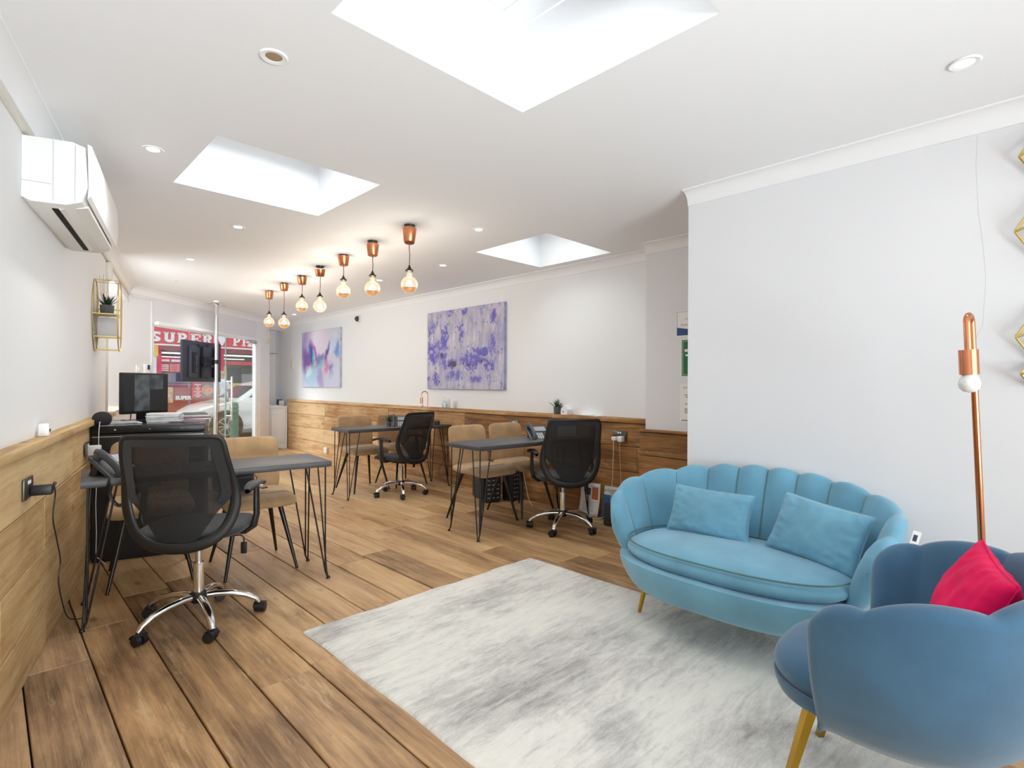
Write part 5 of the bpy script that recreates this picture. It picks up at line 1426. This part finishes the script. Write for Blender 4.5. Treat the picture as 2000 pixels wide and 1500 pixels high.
# ------------------------------------------------------------------ gold geometric wall hanging at the right edge
t = thing('wall_hanging', 'gold geometric wire wall hanging cut by the right picture edge', 'wall decoration', (3.085,-.02,0), -pi/2)
pts = {}
def diamond(zc, s, xl):
    L = (xl,-.03,zc); P = [(xl+s*.55,-.004,zc+s), (xl+s*.55,-.09,zc+s*.15), (xl+s*.55,-.004,zc-s), (xl+s*1.1,-.03,zc)]
    mb = MB()
    for a, b in ((L,P[0]),(L,P[1]),(L,P[2]),(P[0],P[1]),(P[1],P[2]),(P[0],P[3]),(P[1],P[3]),(P[2],P[3])): mb.tube([a,b], .0055, 6)
    return mb
diamond(2.19,.13,-.120).build('wire_cell', M_brass, t, 40)
diamond(1.88,.20,-.132).build('wire_cell', M_brass, t, 40)
diamond(1.44,.16,-.128).build('wire_cell', M_brass, t, 40)
diamond(1.285,.05,-.112).build('wire_cell', M_brass, t, 40)
# hairline crack in the plaster
mb = MB(); P = [(.0,2.33),(-.004,2.2),(.004,2.0),(.02,1.85),(.03,1.7),(.02,1.5),(-.01,1.42)]
mb.tube([(u-.235,-.0001,z) for (u,z) in P], .0004, 4)
struct(mb.build('trim_12', pm('crack_grey', sr(176,178,182), .9), None, 0, F((3.085,0,0),-pi/2)))

# ------------------------------------------------------------------ the street
mb = MB(); mb.prism([(-6,1.2),(-6,12.9),(14,13.9),(14,8.5),(4.7,8.5),(4.7,11.6),(1.1,8.25),(.4,1.2)], -.30, -.10); struct(mb.build('pavement', M_pave, None, 0))
mb = MB(); mb.prism([(-14,12.3),(-14,18.0),(20,19.9),(20,14.2)], -.36, -.20); struct(mb.build('road', M_tarmac, None, 0))
mb = MB(); mb.prism([(-14,17.9),(-14,30),(20,30),(20,19.8)], -.30, -.10); struct(mb.build('pavement_far', M_pave, None, 0))
t = thing('bollard', 'green ribbed street bollard just outside the glass door', 'bollard', (3.283,10.66,-.10))
mb = MB(); mb.lathe([(0,0),(.085,0),(.085,.06),(.070,.08),(.070,.80),(.078,.81),(.078,.83),(.070,.84),(.070,.865),(.078,.875),(.078,.895),(.070,.905),(.070,.93),(.062,.965),(.03,.985),(0,.99)], n=24); mb.build('post', M_green, t, 40)

# white car, nose to the left
t = thing('car', 'white hatchback parked outside the shopfront, nose to the left', 'car', (3.56,14.66,-.20), radians(5))
prof = [(0,.38),(.03,.62),(.14,.74),(.5,.88),(1.02,.98),(1.22,1.08),(1.62,1.36),(1.95,1.48),(2.5,1.52),(3.1,1.47),(3.55,1.30),(3.85,1.05),(3.98,.85),(4.02,.5),(3.98,.26),(.08,.24)]
def carw(z): return .86 - .22*max(0,(z-.95)/.55)
mb = MB(); rows = []
def smoothprof():
    out = []
    N = len(prof)
    for i in range(N):
        p0,p1,p2,p3 = [Vector((*prof[(i+k) % N],0)) for k in (-1,0,1,2)]
        for k in range(3):
            s = k/3; out.append(.5*((2*p1)+(-p0+p2)*s+(2*p0-5*p1+4*p2-p3)*s*s+(-p0+3*p1-3*p2+p3)*s**3))
    return out
SP = smoothprof()
for j, f_ in enumerate((-1,-.985,-.93,-.6,0,.6,.93,.985,1)):
    inset = {1:.10,.985:.045,.93:.0}.get(abs(f_),0)
    ring = []
    cx_, cz_ = 2.0, .75
    for p in SP:
        x, z = p.x, p.y; nosetaper = .22*max(0,(.6-x)/.6)**2 + .10*max(0,(x-3.4)/.6)**2
        X = cx_+(x-cx_)*(1-inset*.35-.02*abs(f_)**4-.05*(abs(f_)**6)); Z_ = cz_+(z-cz_)*(1-inset*.5)
        ring.append(mb.b.verts.new((X, .86+f_*(carw(z)-nosetaper*abs(f_)), Z_)))
    rows.append(ring)
for A, B in zip(rows, rows[1:]):
    for k in range(len(A)): mb.b.faces.new((A[k],A[(k+1)%len(A)],B[(k+1)%len(A)],B[k]))
mb.b.faces.new(rows[0]); mb.b.faces.new(rows[-1][::-1]); mb.build('body', M_car, t, 45)
mb = MB(); mb.prism([(1.38,1.07),(1.68,1.30),(2.0,1.40),(2.5,1.43),(3.05,1.38),(3.40,1.22),(3.2,1.10)], .045, .15, ax=1); mb.build('side_window', pm('car_glass', sr(54,64,78), .08), t, 0)
mb = MB(); mb.prism([(1.16,1.055),(1.60,1.37),(1.66,1.36),(1.22,1.04)], .28, 1.44, ax=1); mb.build('windscreen', bpy.data.materials['car_glass'], t, 0)
for (X, Y) in ((.80,.10),(3.25,.10),(.80,1.62),(3.25,1.62)):
    s = 1 if Y > 1 else -1
    mb = MB(); mb.lathe([(0,-.11),(.30,-.11),(.335,-.08),(.335,.08),(.30,.11),(0,.11)], (X,Y,.335), 32, Matrix.Rotation(pi/2,3,'X')); w_ = mb.build('wheel', M_tyre, t, 35)
    q = MB(); yo = Y+s*.115
    for k in range(10):
        a = 2*pi*k/10; q.tube([(X+.05*cos(a),yo,.335+.05*sin(a)),(X+.215*cos(a),yo,.335+.215*sin(a))], .014, 6)
    q.tube([(X+.22*cos(2*pi*k/28),yo,.335+.22*sin(2*pi*k/28)) for k in range(28)], .014, 6, closed=True)
    q.lathe([(0,-.01),(.05,-.01),(.05,.01),(0,.01)], (X,yo,.335), 16, Matrix.Rotation(pi/2,3,'X')); q.build('rim', M_alloy, w_, 40)
    if Y < 1:
        q = MB(); q.lathe([(.35,-.005),(.41,-.005),(.41,.012),(.35,.012)], (X,.012,.335), 36, Matrix.Rotation(pi/2,3,'X')); q.build('wheel_arch', M_tyre, t, 35)
mb = MB(); mb.ball((.16,.14,.66),.09,16,(1.2,.8,.75)); mb.build('headlamp', M_alloy, t, 60)

# pizza shop over the road
SRZ = radians(5)
t = thing('shop', 'red pizza takeaway shop across the street seen through the window', 'shop', (4.011,21.323,-.10), SRZ)
TB = .0169  # metres per picture column there
X_ = lambda px: (px-299)*TB
def Bx(name, mat, x0, x1, z0, z1, y0, y1): 
    mb = MB(); mb.box2((x0,y0,z0+.10),(x1,y1,z1+.10)); return mb.build(name, mat, t, 0)
zp_ = lambda py: 1.23 - (py-748.3)*.01728*1.0   # height for a picture row at the shop
Bx('upper_wall', M_shopin, -8, 14, 3.35, 6.0, .1, .5)
fas = Bx('fascia', M_red, -2.5, 9.5, 2.56, 3.35, -.12, .1)
Bx('fascia_edge', M_paper, -2.5, 9.5, 2.51, 2.56, -.14, .1)
Bx('rear_wall', M_shopin, -.6, 9.5, 0, 3.3, 2.6, 2.7)
Bx('shop_floor', M_pave, -.6, 9.5, -.1, 0.0, .1, 2.6)
Bx('shop_ceiling', M_shopin, -.6, 9.5, 2.7, 2.8, .1, 2.6)
for a in (-2.5, .10, 2.10, 3.6, 6.0, 9.3): Bx('pier', M_red, a, a+.14, 0, 2.52, -.05, .12)
Bx('pier', M_paper, -.06, .09, 0, 2.52, -.05, .10)
Bx('transom', M_redd, .1, 9.4, 2.36, 2.50, -.04, .08)
for (a, b) in ((.28,2.0),(2.3,3.5),(3.9,5.8)):
    Bx('strip_light', M_tubel, a, b, 2.26, 2.31, .35, .42)
    Bx('strip_light', M_tubel, a+.05, b, 2.17, 2.20, 1.2, 1.26)
Bx('sign_bar', M_red, .24, 2.1, 1.93, 2.12, .12, .16); Bx('sign_bar', M_red, 2.24, 6.0, 1.93, 2.06, .12, .16)
mb = MB()
for (a,b) in ((.20,.52),(.58,.98),(1.05,1.9)): mb.box2((a,.105,2.07),(b,.118,2.15))
mb.build('sign_text_band', M_paper, t, 0)
m1 = Bx('menu_board', M_red, .24, .52, 1.62, 1.90, .12, .15); m2 = Bx('menu_board', pm('menu_pink', sr(236,150,150), .6), .55, 1.5, 1.62, 1.90, .12, .15)
mb = MB()
for k in range(4): mb.box2((.26,.112,1.75+k*.062),(.50,.119,1.785+k*.062))
mb.build('menu_text', M_paper, m1, 0)
mb = MB()
for k in range(6):
    for q in range(4): mb.box2((.58+q*.23,.112,1.74+k*.043),(.76+q*.23,.119,1.76+k*.043))
mb.build('menu_text', M_red, m2, 0)
Bx('kitchen_counter', pm('counter_steel', sr(160,166,160), .4), .2, 2.1, 1.24, 1.28, .5, 1.2)
for (a, w_, mt) in ((.34,.22,M_navy),(.70,.3,M_lcd),(1.2,.35,M_dark),(2.28,.16,M_yellow),(3.3,.5,M_lcd)):
    Bx('appliance', mt, a, a+w_, 1.2, 1.60 if mt is not M_yellow else 1.88, 1.0 if mt is not M_yellow else .2, 1.9)
Bx('drinks_fridge', M_dark, 2.62, 2.92, 1.28, 1.84, .9, 1.5); Bx('drinks_fridge', M_dark, 2.95, 3.26, 1.28, 1.84, .9, 1.5)
Bx('stall_riser', M_redd, -2.5, 2.2, 0, 1.22, -.02, .14); Bx('stall_riser', M_red, 2.2, 9.5, 0, 1.05, -.02, .14)
Bx('ledge', pm('plum_ledge', sr(150,80,120), .6), .2, 1.18, 1.14, 1.22, -.06, .0)
Bx('orange_panel', M_orange, 2.26, 6.0, 1.02, 1.24, -.05, .0)
lm = Bx('lime_panel', M_lime, 2.55, 2.86, 1.06, 1.23, -.07, -.045)
text('Super', .12, M_paper, t, M=Matrix.Translation((3.32,-.055,1.27)) @ TX, ext=.003, off=.004)
mb = MB(); mb.tube([(2.97,-.056,1.20),(3.01,-.06,1.235),(3.05,-.06,1.225),(3.09,-.06,1.235),(3.13,-.056,1.20)], [.005,.018,.013,.018,.005], 8, flat=(.5,1)); mb.build('moustache_mark', M_rubber, t)
Bx('yellow_sign', M_yellow, -.02, .09, 2.14, 2.50, -.22, -.08)
pz = Bx('food_poster', pm('food_collage', sr(206,164,118), .5, nz=.6, nscale=8), .33, .59, .54, 1.09, -.05, -.02)
pb = Bx('brick_poster', M_redd, .62, 1.17, .50, 1.12, -.06, -.02)
mb = MB()
for k in range(5): mb.box2((.66+.02*(k%2),-.066,.90+k*.05),(1.12-.02*(k%2),-.061,.911+k*.05))
mb.build('brick_line', pm('faint_pink', sr(190,80,90), .6), pb, 0)
text('SUPER', .175, M_paper, pb, M=Matrix.Translation((.905,-.07,.81)) @ TX, ext=.004, off=.009)
pp = Bx('pizza_poster', M_red, 1.18, 2.02, .70, 1.25, -.06, -.02)
for k, q in enumerate(('MEDIUM','LARGE','10" PIZZA','12" PIZZA')):
    text(q, .055, M_paper, pp, M=Matrix.Translation((1.36,-.064,1.28-.125*k)) @ TX, ext=.002, off=.002)
    text('7.00' if k == 0 else '10.00', .050, M_paper, pp, M=Matrix.Translation((1.36,-.064,1.225-.125*k)) @ TX, ext=.002, off=.002)
mb = MB(); mb.box2((1.5,-.063,.83),(2.0,-.061,1.33)); mb.build('photo_ground', pm('slate_blue', sr(120,124,150), .6), pp, 0)
mb = MB(); mb.lathe([(0,-.004),(.19,-.004),(.20,.004),(0,.006)], (1.68,-.072,1.08), 32, Matrix.Rotation(pi/2,3,'X')); mb.build('pizza_crust', pm('crust', sr(206,160,96), .6), pp, 40)
mb = MB(); mb.lathe([(0,-.004),(.165,-.004),(.165,.008),(0,.010)], (1.68,-.078,1.08), 32, Matrix.Rotation(pi/2,3,'X')); mb.build('pizza_topping', pm('topping', sr(214,150,120), .6, nz=.5, nscale=20), pp, 40)

# slab letters on the fascia
def letter(ch, x, z, w_, h_, parent, mat=M_paper):
    mb = MB(); s = w_*.26; y0, y1 = -.16, -.12; sf = h_*.15
    def b(x0, x1, z0, z1): mb.box2((x+x0*w_,y0,z+z0*h_),(x+x1*w_,y1,z+z1*h_))
    def arc(cx, cz, rx, rz, a0, a1, th, n=14):
        P = []
        for i in range(n+1):
            a = a0+(a1-a0)*i/n; P.append((x+(cx+rx*cos(a))*w_, z+(cz+rz*sin(a))*h_))
        for i in range(n+1):
            a = a1+(a0-a1)*i/n; P.append((x+(cx+(rx-th)*cos(a))*w_, z+(cz+(rz-th*w_/h_)*sin(a))*h_))
        k = len(P)//2
        for i in range(k-1):
            q = [P[i],P[i+1],P[2*k-2-i],P[2*k-1-i]]; mb.prism(q, y0, y1, ax=1)
    if ch == 'U': b(.08,.36,.25,1); b(.64,.92,.25,1); b(0,.42,.87,1); b(.58,1,.87,1); arc(.5,.30,.42,.30,pi,2*pi,.28)
    if ch == 'P': b(.10,.40,0,1); b(0,.55,0,.14); b(0,.5,.86,1); arc(.48,.68,.50,.32,-pi/2,pi/2,.27); b(.3,.5,.36,.50)
    if ch == 'E': b(.08,.38,0,1); b(0,.95,0,.15); b(0,.95,.85,1); b(.2,.72,.43,.57); b(.78,.95,0,.32); b(.78,.95,.68,1); b(.60,.72,.34,.66)
    if ch == 'R': b(.08,.38,0,1); b(0,.5,0,.14); b(0,.5,.86,1); arc(.46,.70,.46,.30,-pi/2,pi/2,.27); b(.3,.5,.40,.53); mb.prism([(x+.42*w_,z+.45*h_),(x+.66*w_,z+.45*h_),(x+.95*w_,z),(x+.66*w_,z)], y0, y1, ax=1); b(.62,1.02,0,.13)
    if ch == 'I': b(.30,.70,0,1); b(.08,.92,0,.14); b(.08,.92,.86,1)
    if ch == 'Z': b(0,1,0,.15); b(0,1,.85,1); mb.prism([(x,z+.12*h_),(x+.36*w_,z+.12*h_),(x+w_,z+.88*h_),(x+.64*w_,z+.88*h_)], y0, y1, ax=1); b(0,.16,.65,1); b(.84,1,0,.35)
    if ch == 'V': mb.prism([(x,z+h_*1.0),(x+w_,z+h_*1.0),(x+.56*w_,z-.05*h_),(x+.44*w_,z-.05*h_)], y0, y1, ax=1)
    if ch == 'A': mb.prism([(x,z),(x+.26*w_,z),(x+.56*w_,z+h_),(x+.38*w_,z+h_)], y0, y1, ax=1); mb.prism([(x+.74*w_,z),(x+w_,z),(x+.62*w_,z+h_),(x+.40*w_,z+h_)], y0, y1, ax=1); b(.25,.75,.25,.38)
    if ch == 'S': arc(.5,.73,.46,.27,radians(20),radians(270),.27); arc(.5,.27,.46,.27,radians(-160),radians(90),.27); b(.78,.95,.70,1); b(.05,.22,0,.30)
    mb.build('letter', mat, parent, 0)
zl = 2.625+.10; hl = .345
for ch, pa, pb_ in (('S',291,310),('U',315,335),('P',339.5,357),('E',364,384),('R',387,406),('V',413,437),('P',448,463),('I',466,476),('Z',479,496),('Z',500,517),('A',521,540)):
    letter(ch, X_(pa), zl, (pb_-pa)*TB, hl, t)

# person on the far pavement
t = thing('person', 'person in white top standing with back turned outside the shop', 'person', (5.84,20.3,-.10), radians(200))
bm = bmesh.new()
J = {'pel':(0,0,.92,.15),'wai':(0,0,1.08,.135),'che':(0,.01,1.32,.16),'nec':(0,.0,1.47,.06),'hea':(0,.02,1.60,.085),'top':(0,.02,1.68,.075),
     'ls':(-.17,0,1.40,.065),'le':(-.23,.02,1.14,.045),'lh':(-.20,.14,.95,.035),'rs':(.17,0,1.40,.065),'re':(.23,.02,1.14,.045),'rh':(.20,.14,.95,.035),
     'lk':(-.10,.03,.50,.065),'lf':(-.11,0,.06,.045),'lt':(-.11,.14,.035,.035),'rk':(.10,.0,.50,.065),'rf':(.11,-.04,.06,.045),'rt':(.11,.10,.035,.035),'lp':(-.09,0,.86,.095),'rp':(.09,0,.86,.095)}
sk = bm.verts.layers.skin.verify()
V = {k: bm.verts.new(v[:3]) for k, v in J.items()}
for a, b in (('pel','wai'),('wai','che'),('che','nec'),('nec','hea'),('hea','top'),('che','ls'),('ls','le'),('le','lh'),('che','rs'),('rs','re'),('re','rh'),('pel','lp'),('lp','lk'),('lk','lf'),('lf','lt'),('pel','rp'),('rp','rk'),('rk','rf'),('rf','rt')): bm.edges.new((V[a],V[b]))
me = bpy.data.meshes.new('body')
for k, v in J.items(): V[k][sk].radius = (v[3]*1.1, v[3]*.85)
V['pel'][sk].use_root = True
bm.to_mesh(me); bm.free()
ob = bpy.data.objects.new('body', me); COL.objects.link(ob); ob.parent = t; me.materials.append(M_skin)
ob.modifiers.new('skin','SKIN'); sd = ob.modifiers.new('sub','SUBSURF'); sd.levels = 2; sd.render_levels = 2
mb = MB(); mb.lathe([(.17,.88),(.165,.95),(.15,1.1),(.175,1.3),(.19,1.38),(.12,1.46),(.07,1.48)], n=20, M=Matrix(((1.1,0,0),(0,.78,0),(0,0,1))))
for s in (-1,1): mb.tube([(s*.16,0,1.40),(s*.215,.015,1.26),(s*.235,.02,1.14)], [.078,.07,.062], 12)
mb.build('white_top', M_shirt, t, 60)
mb = MB(); mb.lathe([(.15,.98),(.165,.90),(.13,.80)], n=18, M=Matrix(((1.05,0,0),(0,.75,0),(0,0,1))))
for s, k in ((-1,.03),(1,0)): mb.tube([(s*.09,0,.88),(s*.10,k,.50),(s*.11,0 if s < 0 else -.04,.10)], [.11,.08,.06], 12)
mb.build('jeans', M_jean, t, 60)
mb = MB(); mb.ball((0,-.005,1.655),.108,18,(.92,1.0,1.05)); mb.build('hair', M_hair, t, 70)
